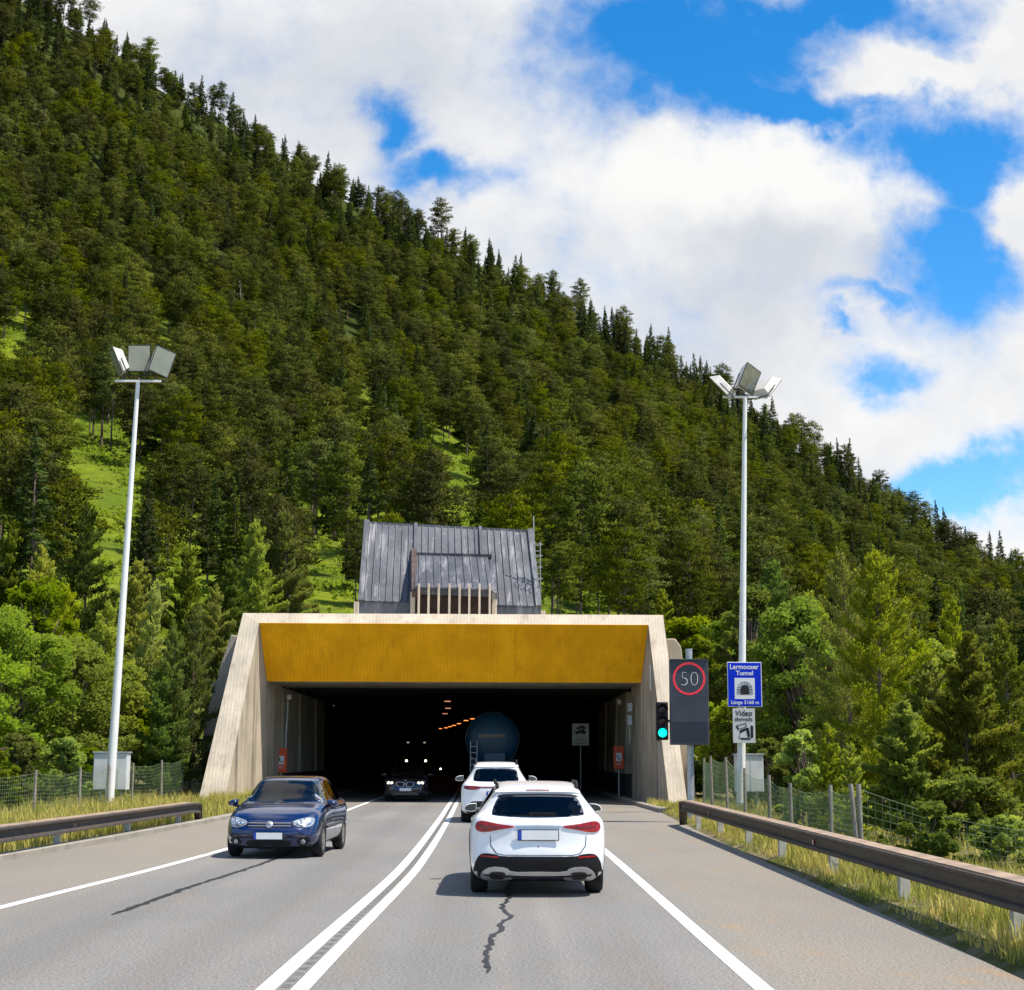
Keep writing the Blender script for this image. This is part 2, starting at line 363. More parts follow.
# ------------------------------------------------------------------ light and sky
SUN_EL = R_(62); SUN_AZ_X = R_(20)            # sun stands to the right, a touch behind the camera
sdir = Vector((math.cos(SUN_EL)*math.cos(SUN_AZ_X), -math.cos(SUN_EL)*math.sin(SUN_AZ_X), math.sin(SUN_EL)))
sl = bpy.data.lights.new('sun', 'SUN'); sl.energy = 5.0; sl.angle = R_(.5); sl.color = (1, .93, .81)
so = bpy.data.objects.new('sun', sl); COL.objects.link(so); so.rotation_euler = sdir.to_track_quat('Z', 'Y').to_euler()
W = bpy.data.worlds.new('World'); S.world = W; W.use_nodes = True; nt = W.node_tree
bg = nt.nodes['Background']; bg.inputs[1].default_value = .10
sky = nd(nt, 'ShaderNodeTexSky', sky_type='NISHITA'); sky.sun_disc = False; sky.sun_elevation = SUN_EL
sky.sun_rotation = math.atan2(sdir.x, sdir.y); sky.altitude = 1000; sky.ozone_density = 2.2; sky.dust_density = .3
hs = nd(nt, 'ShaderNodeHueSaturation'); nt.links.new(sky.outputs[0], hs.inputs['Color']); hs.inputs['Saturation'].default_value = 1.42; hs.inputs['Value'].default_value = 1.55; hs.inputs['Hue'].default_value = .499
tc = nd(nt, 'ShaderNodeTexCoord'); sp = nd(nt, 'ShaderNodeSeparateXYZ'); nt.links.new(tc.outputs['Generated'], sp.inputs[0])
yy = mth(nt, 'MAXIMUM', sp.outputs[1], .08)
PX = mth(nt, 'DIVIDE', sp.outputs[0], yy); PZ = mth(nt, 'DIVIDE', sp.outputs[2], yy)
cb = nd(nt, 'ShaderNodeCombineXYZ'); nt.links.new(PX, cb.inputs[0]); nt.links.new(PZ, cb.inputs[1])
def cnoise(scale, detail, rough, off=0, dist=0):
    n = nd(nt, 'ShaderNodeTexNoise'); n.inputs['Scale'].default_value = scale; n.inputs['Detail'].default_value = detail; n.inputs['Roughness'].default_value = rough; n.inputs['Distortion'].default_value = dist
    v = nd(nt, 'ShaderNodeVectorMath', operation='ADD'); nt.links.new(cb.outputs[0], v.inputs[0]); v.inputs[1].default_value = (off, off*.7, off*1.3)
    nt.links.new(v.outputs[0], n.inputs['Vector']); return n.outputs[0]
wa, wb_ = cnoise(11, 6, .6, 2.2), cnoise(11, 6, .6, 9.4)
PXw = mth(nt, 'ADD', PX, mth(nt, 'MULTIPLY', mth(nt, 'SUBTRACT', wa, .5), .10)); PZw = mth(nt, 'ADD', PZ, mth(nt, 'MULTIPLY', mth(nt, 'SUBTRACT', wb_, .5), .10))
def gauss(u, v, ru, rv, amp, rot=0):
    d = ray(u, v); cx, cz = d.x/d.y, d.z/d.y
    a = mth(nt, 'SUBTRACT', PXw, cx); b = mth(nt, 'SUBTRACT', PZw, cz); c, s = math.cos(R_(rot)), math.sin(R_(rot))
    p = mth(nt, 'ADD', mth(nt, 'MULTIPLY', a, c), mth(nt, 'MULTIPLY', b, s)); q = mth(nt, 'SUBTRACT', mth(nt, 'MULTIPLY', b, c), mth(nt, 'MULTIPLY', a, s))
    e = mth(nt, 'ADD', mth(nt, 'POWER', mth(nt, 'ABSOLUTE', mth(nt, 'DIVIDE', p, ru/FPX)), 2.0), mth(nt, 'POWER', mth(nt, 'ABSOLUTE', mth(nt, 'DIVIDE', q, rv/FPX)), 2.0))
    return mth(nt, 'MULTIPLY', mth(nt, 'EXPONENT', mth(nt, 'MULTIPLY', e, -1)), amp)
# gaps of blue in the cloud cover, as directions in the sky: (u, v, ru, rv, amp, rot)
HOLES = [(690, 55, 150, 88, 1.5, 0), (840, 15, 150, 42, 1.2, 0), (640, 105, 60, 40, 1.0, -30), (790, 108, 130, 34, 1.25, 0), (940, 165, 105, 74, 1.4, -20),
         (955, 265, 60, 88, 1.35, 20), (885, 302, 42, 16, .7, 10), (405, 106, 34, 38, 1.0, 0), (455, 166, 52, 26, 1.0, -15), (885, 388, 30, 22, .85, 0), (852, 338, 16, 10, .6, 0),
         (965, 490, 110, 24, 1.25, 10), (585, 15, 70, 30, .7, 0)]
# bodies of cloud laid over the gaps again
BODIES = [(905, 80, 90, 20, .8, 12), (1020, 60, 60, 50, .9, 0), (1025, 225, 26, 60, .8, 0), (790, 205, 130, 62, .9, 0)]
hf = None
for h in HOLES:
    g = gauss(*h); hf = g if hf is None else mth(nt, 'MAXIMUM', hf, g)
bf = None
for h in BODIES:
    g = gauss(*h); bf = g if bf is None else mth(nt, 'MAXIMUM', bf, g)
hf = mth(nt, 'SUBTRACT', hf, mth(nt, 'MULTIPLY', bf, .95))
n3 = nd(nt, 'ShaderNodeTexNoise'); n3.inputs['Scale'].default_value = 2.2; n3.inputs['Detail'].default_value = 5; nt.links.new(tc.outputs['Generated'], n3.inputs['Vector'])
out = ramp(nt, mth(nt, 'SQRT', mth(nt, 'ADD', mth(nt, 'POWER', PX, 2), mth(nt, 'POWER', mth(nt, 'SUBTRACT', PZ, .25), 2))), .45, .7)
hf = mth(nt, 'ADD', hf, mth(nt, 'MULTIPLY', out, mth(nt, 'SUBTRACT', 1, ramp(nt, n3.outputs[0], .48, .62))))
n1 = cnoise(9, 9, .58, 3.1, .25); n2 = cnoise(26, 8, .6, 1.7, .1)
nn = mth(nt, 'ADD', mth(nt, 'MULTIPLY', mth(nt, 'SUBTRACT', n1, .5), 1.25), mth(nt, 'MULTIPLY', mth(nt, 'SUBTRACT', n2, .5), .55))
cover = ramp(nt, mth(nt, 'ADD', mth(nt, 'SUBTRACT', .80, mth(nt, 'MULTIPLY', hf, .95)), mth(nt, 'MULTIPLY', nn, 1.25)), -.10, .92)
shade_n = cnoise(6, 7, .55, 8.3, .2); shade_n2 = cnoise(16, 6, .6, 5.3, .1)
sh = mth(nt, 'ADD', mth(nt, 'MULTIPLY', shade_n, .65), mth(nt, 'MULTIPLY', shade_n2, .35))
grey = gauss(800, 278, 170, 60, .26); grey = mth(nt, 'ADD', grey, gauss(330, 60, 160, 70, .14)); grey = mth(nt, 'ADD', grey, gauss(700, 350, 190, 60, .12))
light = gauss(760, 170, 170, 45, .30)
sh = mth(nt, 'ADD', mth(nt, 'SUBTRACT', sh, grey), light)
ccol = mixc(nt, ramp(nt, sh, .22, .66), (4.75, 5.0, 5.5), (7.1, 7.05, 6.95))
fin = mixc(nt, cover, hs.outputs[0], ccol)
nt.links.new(fin, bg.inputs[0])
S.view_settings.view_transform = 'Standard'; S.view_settings.look = 'None'; S.view_settings.gamma = 1; S.view_settings.exposure = 0.46; S.view_settings.use_curve_mapping = False

# ------------------------------------------------------------------ alignments
def pchip(xs, ys):
    xs = np.asarray(xs, float); ys = np.asarray(ys, float); h = np.diff(xs); dl = np.diff(ys)/h
    m = np.zeros(len(xs)); m[0] = dl[0]; m[-1] = dl[-1]
    for i in range(1, len(xs)-1):
        m[i] = 0 if dl[i-1]*dl[i] <= 0 else 2*dl[i-1]*dl[i]/(dl[i-1]+dl[i])
    def f(x):
        x = np.clip(np.asarray(x, float), xs[0], xs[-1]); i = np.clip(np.searchsorted(xs, x)-1, 0, len(h)-1)
        t = (x-xs[i])/h[i]
        return (2*t**3-3*t**2+1)*ys[i]+(t**3-2*t**2+t)*h[i]*m[i]+(-2*t**3+3*t**2)*ys[i+1]+(t**3-t**2)*h[i]*m[i+1]
    return f
def bend(y): y = np.asarray(y, float); return -np.maximum(0, y-75)**2*.0004
_dl = pchip([-30, 5, 13, 28, 47, 64, 80], [-2.0, -1.86, -1.765, -1.53, -1.63, -1.80, -1.95])
DL = lambda y: _dl(y)+bend(y)
_ll = pchip([-30, 8, 19.6, 27, 34, 50, 73, 100], [-7.2, -6.35, -5.88, -5.45, -5.22, -5.06, -5.2, -5.3]); LL = lambda y: _ll(y)+bend(y)
_rl = pchip([-30, 13, 31, 60, 100], [2.1, 2.1, 2.14, 2.1, 2.0]); RL = lambda y: _rl(y)+bend(y)
_kl = pchip([-40, 15, 28, 35.5, 48.5, 58, 66, 110], [-9.6, -8.85, -8.42, -8.12, -7.75, -7.6, -7.6, -7.6]); KL = lambda y: _kl(y)+bend(y)
_re = pchip([-40, 8, 13, 17, 27, 37, 48, 55, 62, 110], [4.1, 4.18, 4.28, 4.42, 4.68, 4.92, 5.3, 5.5, 5.42, 5.4]); RE = lambda y: _re(y)+bend(y)

# ------------------------------------------------------------------ terrain
_sil = [(0, -50), (80, 0), (130, 30), (230, 95), (300, 140), (440, 215), (560, 275), (690, 350), (780, 405), (870, 470), (940, 510), (1024, 560)]
RIDGE = 550.
_a = [-1.9, -1.3, -.8, -.5]; _e = [.05, .25, .48, .56]
for u, v in _sil:
    p = A(u, v, RIDGE); r = math.hypot(p.x, p.y); _a.append(math.atan2(p.x, p.y)); _e.append((p.z-CAMH-10.5)/r)
_a += [.42, .55, .8, 1.3, 1.9]; _e += [.075, .045, .03, .02, .01]
_a[3] = _a[4]-.15
def hill(x, y):
    x = np.asarray(x, float); y = np.asarray(y, float); r = np.hypot(x, y); a = np.arctan2(x, y)
    sil = np.interp(a, _a, _e); e0 = np.interp(a, [.09, .2], [.080, .02])*np.interp(np.abs(a), [1.0, 1.8], [1, 0])
    t = np.clip((r-98)/(RIDGE-98), 0, 1)
    z = np.minimum(r, RIDGE)*(e0+(sil-e0)*t**np.interp(a, [0., .3], [.85, 1.15]))
    k = np.clip((r-66)/32, 0, 1); k = k*k*(3-2*k)
    z = np.where(r < 98, 98*e0*k, z)
    z = z-np.maximum(0, r-RIDGE)*.4
    nz = np.sin(x*.11+y*.05)*np.sin(y*.083-x*.03)*1.2+np.sin(x*.31+1)*np.sin(y*.27)*.4
    z = z+nz*np.clip((r-105)/40, 0, 1)
    z = z-np.clip((x-9)/10, 0, 1)*.5*np.clip((75-y)/20, 0, 1)
    return np.maximum(z, -25)
def terrain():
    ys = np.concatenate([np.arange(-60, 61, 4.), [61, 63, 66], np.arange(70, 98, 4.), np.arange(98, 180, 4.), np.arange(180, 900, 9.)])
    L0 = np.concatenate([np.arange(-460, -60, 10.), np.arange(-60, -14, 3.), [-14, -12.6, -11.6]])
    R0 = np.concatenate([[8.0, 9, 10.5, 12], np.arange(14, 60, 3.), np.arange(60, 470, 10.)])
    rows = []; n = 0
    for y in ys:
        kl = float(KL(min(y, 60))); re = float(RE(min(y, 60)))
        if y >= 63: kl, re = -10.9, 7.3
        if y == 61: kl, re = -10.3, 6.6
        xs = np.concatenate([L0, [kl-.3, kl-.16], np.linspace(kl-.04, re-.2, 5), [re+.02, re+.25], R0])
        z = hill(xs, np.full_like(xs, y))
        nl = len(L0)
        if y < 98:
            z[:nl+1] += .07; z[nl+1:nl+7] = -.04; z[nl+7] = -.02; z[nl+8:] += .07
        rows.append(np.stack([xs, np.full_like(xs, y), z], 1)); n = len(xs)
    V = np.concatenate(rows); Q = []
    for i in range(len(ys)-1):
        for j in range(n-1):
            if 66 <= ys[i] < 98 and nl+1 <= j <= nl+7: continue
            Q.append((i*n+j, i*n+j+1, (i+1)*n+j+1, (i+1)*n+j))
    me = np_mesh('ground', V, Q, [M['ground']], smooth=True)
    o = link_mesh('ground', me); tag(o, 'grassy ground rising into the steep mountainside', 'ground', kind='structure')
terrain()

def strip(name, fa, fb, y0, y1, z, m, label, cat, step=1.0, kind='structure'):
    ys = np.arange(y0, y1+step*.5, step); V = []
    for y in ys: V += [(float(fa(y)), y, z), (float(fb(y)), y, z)]
    Q = [(2*i, 2*i+1, 2*i+3, 2*i+2) for i in range(len(ys)-1)]
    o = link_mesh(name, np_mesh(name, V, Q, [m])); return tag(o, label, cat, kind=kind)
strip('road', lambda y: KL(y)-.02, lambda y: RE(y)+.03, -40, 260, 0.0, M['asphalt'], 'grey asphalt two-lane road running into the tunnel', 'road', 2)
lw = .075
strip('lane_line', lambda y: DL(y)-lw, lambda y: DL(y)+lw, -30, 255, .004, M['paint'], 'solid white line on the left of the double centre line', 'road marking', 1)
strip('lane_line', lambda y: DL(y)+.265-.07, lambda y: DL(y)+.265+.07, -30, 255, .004, M['paint'], 'solid white line on the right of the double centre line', 'road marking', 1)
strip('edge_line', lambda y: LL(y)-lw, lambda y: LL(y)+lw, -30, 255, .004, M['paint'], 'solid white edge line along the left shoulder', 'road marking', 1)
strip('edge_line', lambda y: RL(y)-lw, lambda y: RL(y)+lw, -30, 255, .004, M['paint'], 'solid white edge line along the right shoulder', 'road marking', 1)
mb = MB()
y = 9.0
while y < 62:
    x = float(DL(y))+.13
    mb.add([(x-.034, y, .003), (x+.036, y, .003), (x+.036, y+.17, .003), (x-.034, y+.17, .003)], [(0, 1, 2, 3)])
    y += .36
tag(mb.build('rumble_grooves', M['groove'], recalc=False), 'row of milled dark grooves between the two centre lines', 'road marking', kind='structure')
def crack(pts, wd, label):  # dark strips on the road: tar seams and painted shadow lines
    P = [G(u, v) for u, v in pts]; rr = random.Random(len(pts)); V = []
    # densify with jitter
    D = []
    for a, b in zip(P[:-1], P[1:]):
        n = max(2, int((b-a).length/.12))
        for i in range(n): D.append(a.lerp(b, i/n)+Vector((rr.uniform(-.022, .022), 0, 0)))
    D.append(P[-1])
    for i, p in enumerate(D):
        t = D[min(i+1, len(D)-1)]-D[max(i-1, 0)]; nrm = Vector((-t.y, t.x, 0)).normalized()
        w = wd*(.65+.6*rr.random())*min(1, .25+i/4, .25+(len(D)-1-i)/4)
        V += [tuple(p-nrm*w)[:2]+(.005,), tuple(p+nrm*w)[:2]+(.005,)]
    Q = [(2*i, 2*i+1, 2*i+3, 2*i+2) for i in range(len(D)-1)]
    tag(link_mesh('road_crack_and_shadow', np_mesh('road_crack_and_shadow', V, Q, [M['tar']])), label, 'road crack', kind='structure')
crack([(488, 973), (486, 958), (490, 942), (494, 935), (503, 931), (499, 925), (511, 916), (501, 908), (509, 898), (508, 889), (512, 878)], .028, 'jagged black tar seam behind the nearest white car')
crack([(112, 915), (135, 907), (165, 896), (190, 887), (206, 882), (222, 877), (250, 868), (270, 861), (284, 855), (296, 849)], .045, 'long thin black tar seam in the left lane')
crack([(450, 876.5), (458, 875.5), (466, 875)], .015, 'short fine painted antenna shadow left of the nearest white car')  # antenna shadow painted as a dark strip on the asphalt
crack([(592, 813), (610, 813), (628, 812.4), (640, 812)], .05, 'thin painted post shadow across the right shoulder before the tunnel')  # cast shadow of a roadside post, laid on as a dark strip

def kerb(fx, y0, y1, side, label, h=.12, w=.22, step=1.0):
    ys = np.arange(y0, y1+.01, step); rings = []
    for y in ys:
        x = float(fx(y)); o = -side
        rings.append([(x, y, -.1), (x, y, h-.02), (x+o*-.02, y, h), (x-o*w, y, h), (x-o*w, y, -.1)] if False else
                     [(x, y, -.1), (x, y, h-.02), (x+side*.02, y, h), (x+side*w, y, h), (x+side*w, y, -.1)])
    mb = MB().sweep(rings); return tag(mb.build('kerb', M['kerb']), label, 'kerb', kind='structure')
kerb(KL, -30, 110, -1, 'pale concrete kerb edging the left shoulder')
kerb(lambda y: RE(y)+.0, 54.5, 110, 1, 'brownish kerb edging the walkway at the right tunnel wall', .14)
strip('walkway', lambda y: RE(y)+.2, lambda y: np.interp(y, [54, 61, 65, 110], [6.6, 6.8, 6.6, 6.4])+bend(y), 56, 110, .11, M['kerb'], 'narrow concrete walkway along the right tunnel wall', 'walkway', 1)
strip('walkway', lambda y: KL(y)-2.6+bend(y)*0, lambda y: KL(y)-.2, 61, 110, .10, M['kerb'], 'narrow concrete walkway along the left tunnel wall', 'walkway', 1)

# ------------------------------------------------------------------ tunnel portal
PT = empty('tunnel_portal', 'cream concrete tunnel portal with yellow fascia and splayed sloping side walls', 'tunnel', (-1.8, 66, 0))
def P(mbb, name, m, **k):
    o = mbb.build(name, m, **k); o.parent = PT; o.matrix_parent_inverse = Matrix.Translation((1.8, -66, 0)); return o
c_, d_ = A(243, 613, 65.15), A(259, 623, 64.8); c2, d2 = A(663, 615, 65.15), A(648.5, 625, 64.8)
ZT = 7.55
for sgn, co_, ci_, fo, fi, nm in ((-1, c_, d_, -11.2, -10.2, 'l'), (1, c2, d2, 7.25, 6.56, 'r')):
    xi = ci_.x; xo = co_.x
    a = (fo, 61, -.3); b = (fi, 61, -.3); e = (xi, 65, -.3); f = (fo+sgn*.15, 65, -.3)
    wb = MB().add([a, b, e, f, tuple(co_), tuple(ci_), (xo, 65.15, co_.z), (xi, 65, ci_.z)],
                  [(0, 1, 5, 4), (0, 3, 6, 4), (0, 3, 2, 1)], 0)
    wb.add([b, e, tuple(ci_), (xi, 65, ci_.z)], [(0, 1, 3, 2)], 1)
    wb.add([tuple(co_), tuple(ci_), (xi, 65, ci_.z), (xo, 65.15, co_.z)], [(0, 1, 2, 3)], 0)
    o = P(wb, 'wing_wall', [M['con_rim'], M['con_wall']])
    # side wall behind the wing: inner face set slightly inwards
    x67 = A(267, 682, 66.2).x if sgn < 0 else A(641, 682, 66.2).x
    rings = []
    for y, xin in ((65.003, xi), (66.2, x67), (70.5, x67-sgn*.05)):
        rings.append([(xin, y, -.3), (xin, y, 7.1), (xo, y, 7.1), (fo+sgn*.15, y, -.3)])
    P(MB().sweep(rings), 'side_wall', M['con_wall'])
    xr = x67+sgn*.45
    rings = [[(xr, y, -.3), (xr, y, 7.1), (xo, y, 7.1), (fo+sgn*.15, y, -.3)] for y in (70.503, 98)]
    P(MB().sweep(rings), 'side_wall', M['tunnel_dark'])
    pl = MB().prism([(x67-sgn*.12, -.2), (xr, -.2), (xr, 1.1), (x67+sgn*.02, 1.1)], 'y', 70.51, 98)
    P(pl, 'plinth_wall', M['plinth'], bevel=.02)
    for y0, y1 in ([(72.2, 77.5), (78.7, 84.5), (85.6, 89.5)] if sgn < 0 else [(75, 80), (81.4, 88), (89.3, 95)]):
        pm = MB().prism([(x67+sgn*.02, 1.1), (xr, 1.1), (xr, 4.85), (x67+sgn*.10, 4.85)], 'y', y0, y1)
        P(pm, 'wall_panel', M['con_panel'])
zr = (c_.z+c2.z)/2
# roof slab and rim
rb = MB()
sec = lambda zc, zd: [(65.15, zc), (64.8, zd), (66.23, 4.90), (98, 4.90), (98, zc)]
L = sec(c_.z, d_.z); Rr = sec(c2.z, d2.z); n = 5
vs = [((c_.x if i in (0, 4) else d_.x), y, z) for i, (y, z) in enumerate(L)]+[((c2.x if i in (0, 4) else d2.x), y, z) for i, (y, z) in enumerate(Rr)]
rb.add(vs, [(0, 1, 6, 5), (4, 0, 5, 9), (3, 4, 9, 8)], 0); rb.add(vs, [(1, 2, 7, 6)], 0); rb.add(vs, [(0, 1, 2, 3, 4), (5, 6, 7, 8, 9)], 0)
P(rb, 'roof_slab', M['con_rim'])
fb = MB(); q = [(d_.x+.02, 64.79, d_.z), (d2.x-.02, 64.79, d2.z), (A(641, 682, 66.2).x, 66.17, 4.865), (A(267, 682, 66.2).x, 66.17, 4.865)]
fb.add(q+[(p[0], p[1]+.05, p[2]+.03) for p in q], [(0, 1, 2, 3), (4, 5, 6, 7), (0, 1, 5, 4), (1, 2, 6, 5), (2, 3, 7, 6), (3, 0, 4, 7)])
P(fb, 'fascia', M['yellow'])
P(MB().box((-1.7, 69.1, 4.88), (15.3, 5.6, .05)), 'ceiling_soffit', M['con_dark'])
P(MB().box((-1.7, 85, 4.885), (15.9, 26.0, .05)), 'ceiling', M['tunnel_dark'])
# tunnel tube beyond the gallery, bending left
XRL, XRR = A(267, 682, 66.2).x-.45, A(641, 682, 66.2).x+.45; _b0 = float(bend(97.5))
ys = np.arange(97.5, 262, 4.); rings = []
for y in ys:
    k = float(bend(y))-_b0; rings.append([(XRL-.05+k, y, -.1), (XRL-.05+k, y, 4.89), (XRR+.05+k, y, 4.89), (XRR+.05+k, y, -.1)])
P(MB().sweep(rings, closed=True, caps=False), 'tunnel_tube', M['tunnel_dark'], recalc=False)
k = float(bend(258)); P(MB().box((-1.7+k, 258, 2.3), (18, .3, 5.2)), 'tunnel_end', M['tunnel_dark'])
# conduits, junction boxes and hinge bracket on the right wing
x6 = A(660, 720, 63.2).x
cd = MB().cyl((x6-.05, 63.0, .2), (x6-.05, 63.0, 2.6), .035, n=8); P(cd, 'conduit_pipe', M['galv'])
P(MB().box((x6-.1, 63.0, 2.75), (.16, .3, .55)), 'junction_box', M['rustbrown'], bevel=.02)
b0 = A(651, 671, 64.5); P(MB().cyl((b0.x-.02, 64.5, b0.z-.75), (b0.x-.02, 64.5, b0.z+.25), .03, n=6).cyl((b0.x-.02, 64.5, b0.z-.75), (b0.x+.22, 64.0, b0.z-.75), .03, n=6).box((b0.x, 64.5, b0.z-.35), (.1, .1, .12)), 'lifting_bracket', M['sign_white'])
pl_ = A(284, 720, 70.9); P(MB().cyl((pl_.x+.05, 70.9, 1.2), (pl_.x+.15, 70.9, 4.3), .05, n=8), 'downpipe', M['galv']); P(MB().box((pl_.x+.2, 70.9, 4.4), (.2, .2, .22)), 'wall_lamp', M['sign_white'], bevel=.03)
pr_ = A(620.5, 702, 74); P(MB().box((pr_.x-.06, 74, pr_.z), (.16, .2, .22)), 'wall_lamp', M['sign_white'], bevel=.03)
pr_ = A(631, 712, 69); P(MB().box((pr_.x-.06, 69, pr_.z+.2), (.2, .35, .35)).box((pr_.x-.06, 69.1, pr_.z-.35), (.2, .3, .4)).cyl((pr_.x-.06, 69, pr_.z-.5), (pr_.x-.06, 69, pr_.z-1.3), .03, n=6), 'camera_bracket', M['galv'])
# low walls stepping down beside the portal
mb = MB().prism([(-12.0, 0), (-10.7, 0), (-10.7, 6.75), (-11.0, 6.8), (-11.45, 5.3), (-11.45, 5.0), (-11.75, 4.7), (-11.75, 4.0), (-12.0, 3.4)], 'y', 66.5, 72)
tag(mb.build('retaining_wall', M['oldwall'], bevel=.04), 'weathered brown stepped wall behind the left portal wing', 'wall')
mb = MB().prism([(7.0, 0), (8.3, 0), (7.75, 6.4), (7.5, 6.75), (7.0, 6.75)], 'y', 67, 72)
tag(mb.build('retaining_wall', M['con'], bevel=.04), 'short buff wall end behind the right portal wing', 'wall')
mb = MB().prism([(-30, -.2), (-11.5, -.2), (-11.5, 1.55), (-30, 1.1)], 'y', 76.5, 77)
tag(mb.build('boundary_wall', M['con'], bevel=.02), 'long low pale wall behind the tree trunks left of the portal', 'wall')

# tunnel lamps
def tlamp(u, v, Y, m, w, label):
    p = A(u, v, Y); t = empty('tunnel_lamp', label, 'lamp', p, 0, 'lamps under the tunnel ceiling')
    MB().box((0, 0, .06), (w, .5, .10)).box((0, 0, .14+(4.86-p.z)*.5-.07), (.05, .05, max(.02, 4.86-p.z))).build('housing', M['black'], t)
    MB().box((0, 0, 0), (w*.8, .4, .03)).build('diffuser', m, t)
for i, (u, v, Y) in enumerate([(472.5, 718.8, 100), (466, 720.5, 107), (459, 723.6, 117), (454, 725.4, 125), (450, 726.6, 132), (446, 727.8, 140), (440.5, 728.6, 150)]):
    tlamp(u, v, Y, M['tunnel_lamp'], .35, 'small orange lamp in the glowing row left of the blue tanker')
for i, (u, v, Y) in enumerate([(447.5, 701.3, 84), (448, 708.3, 93), (445, 713.6, 101)]):
    tlamp(u, v, Y, M['tunnel_lamp_dim'], .40, 'dim pink ceiling lamp above the middle of the tunnel road')

# ------------------------------------------------------------------ ventilation building above the portal
VB = empty('ventilation_building', 'ventilation building with steep dark zinc roof above the tunnel portal', 'building', (-2.4, 84, 7.5))
def V(mbb, name, m, par=None, **k):
    o = mbb.build(name, m, **k); o.parent = par or VB
    o.matrix_parent_inverse = Matrix.Translation((2.4, -84, -7.5)) if par is None else Matrix.Identity(4); return o
TL, TR, BL, BR = A(367, 522.5, 86), A(530, 531.5, 86), A(361, 601, 82), A(538.5, 607, 82)
BRz = Vector((BR.x, 82, BL.z-.25))
body = MB(); zb = 6.9
f8 = [(BL.x-.15, 82, zb), (BR.x+.15, 82, zb), (BR.x+.15, 82, BRz.z), (BL.x-.15, 82, BL.z), tuple(TL), tuple(TR), (BL.x-.15, 92, zb), (BR.x+.15, 92, zb), (TL.x, 90, TL.z-.2), (TR.x, 90, TR.z-.2)]
body.add(f8, [(0, 1, 2, 3), (3, 2, 5, 4), (4, 5, 9, 8), (6, 7, 9, 8), (0, 3, 4, 8, 6), (1, 2, 5, 9, 7), (0, 1, 7, 6)])
V(body, 'wall', M['zinc'])
Nn = (Vector(TL)-Vector(BL)).cross(Vector(BRz)-Vector(BL)).normalized()
if Nn.y > 0: Nn = -Nn
def roofpt(s, t): return (BL.lerp(BRz, s)).lerp(TL.lerp(TR, s), t)
rf = MB()
rf.add([roofpt(0, 0)+Nn*.03, roofpt(1, 0)+Nn*.03, roofpt(1, 1)+Nn*.03, roofpt(0, 1)+Nn*.03], [(0, 1, 2, 3)])
for i in range(25):
    s = (i+.5)/25
    rf.tube([roofpt(s, .0)+Nn*.05, roofpt(s, 1)+Nn*.05], .035, 4)
for s, w in ((.0, .28), (.30, .16), (.695, .16), (1., .28)):
    a, b = roofpt(s, -.01), roofpt(s, 1.01); rx = Vector((w/2, 0, 0))
    rf.sweep([[a-rx, a+rx, a+rx+Nn*.16, a-rx+Nn*.16], [b-rx, b+rx, b+rx+Nn*.16, b-rx+Nn*.16]])
rf.sweep([[TL+Vector((-.2, -.1, -.1)), TL+Vector((-.2, .2, -.1)), TL+Vector((-.2, .2, .06)), TL+Vector((-.2, -.1, .06))], [TR+Vector((.2, -.1, -.1)), TR+Vector((.2, .2, -.1)), TR+Vector((.2, .2, .06)), TR+Vector((.2, -.1, .06))]])
V(rf, 'roof', M['zinc'])
# dormer
dtl, dtr, dbl, dbr = A(415.5, 555, 84.2), A(488, 557, 84.2), A(415, 587, 80.6), A(493, 590, 80.6)
dm = MB(); back = [Vector((p.x, 84.6, p.z-1.2)) for p in (dtl, dtr)]
zb2 = 7.0
dm.add([dtl, dtr, dbr, dbl, (dbl.x, 80.6, dbl.z-.35), (dbr.x, 80.6, dbr.z-.35), (dbl.x, 82, zb2), (dbr.x, 82, zb2), (dtl.x, 84.6, dtl.z-.3), (dtr.x, 84.6, dtr.z-.3), (dbl.x, 81.2, dbl.z-.35), (dbr.x, 81.2, dbr.z-.35), (dbl.x, 81.2, zb2), (dbr.x, 81.2, zb2)],
       [(0, 1, 2, 3), (3, 2, 5, 4), (4, 5, 11, 10), (0, 3, 4, 10, 12, 6, 8), (1, 2, 5, 11, 13, 7, 9)])
for i in range(10):
    s = (i+.5)/10; dm.tube([dbl.lerp(dbr, s)+Nn*.03, dtl.lerp(dtr, s)+Nn*.03], .03, 4)
u_ = Vector((0, -.05, .14)); w_ = Vector((0, .25, -.02))
dm.sweep([[dtl+Vector((-.2, 0, 0)), dtl+Vector((-.2, 0, 0))+u_, dtl+Vector((-.2, 0, 0))+u_+w_, dtl+Vector((-.2, 0, 0))+w_], [dtr+Vector((.2, 0, 0)), dtr+Vector((.2, 0, 0))+u_, dtr+Vector((.2, 0, 0))+u_+w_, dtr+Vector((.2, 0, 0))+w_]])
dm.sweep([[dbl+Vector((-.12, 0, -.02)), dbl+Vector((-.12, 0, .06)), dbl+Vector((-.12, -.14, .02)), dbl+Vector((-.12, -.14, -.06))], [dbr+Vector((.12, 0, -.02)), dbr+Vector((.12, 0, .06)), dbr+Vector((.12, -.14, .02)), dbr+Vector((.12, -.14, -.06))]])
dormer = V(dm, 'dormer', M['zinc'])
V(MB().add([(dbl.x, 81.2, zb2), (dbr.x, 81.2, zb2), (dbr.x, 81.2, dbr.z-.3), (dbl.x, 81.2, dbl.z-.3)], [(0, 1, 2, 3)]), 'louvre_recess', M['rustbrown'])
a = A(414, 548, 84.6); bq = A(414.5, 591, 80.5)
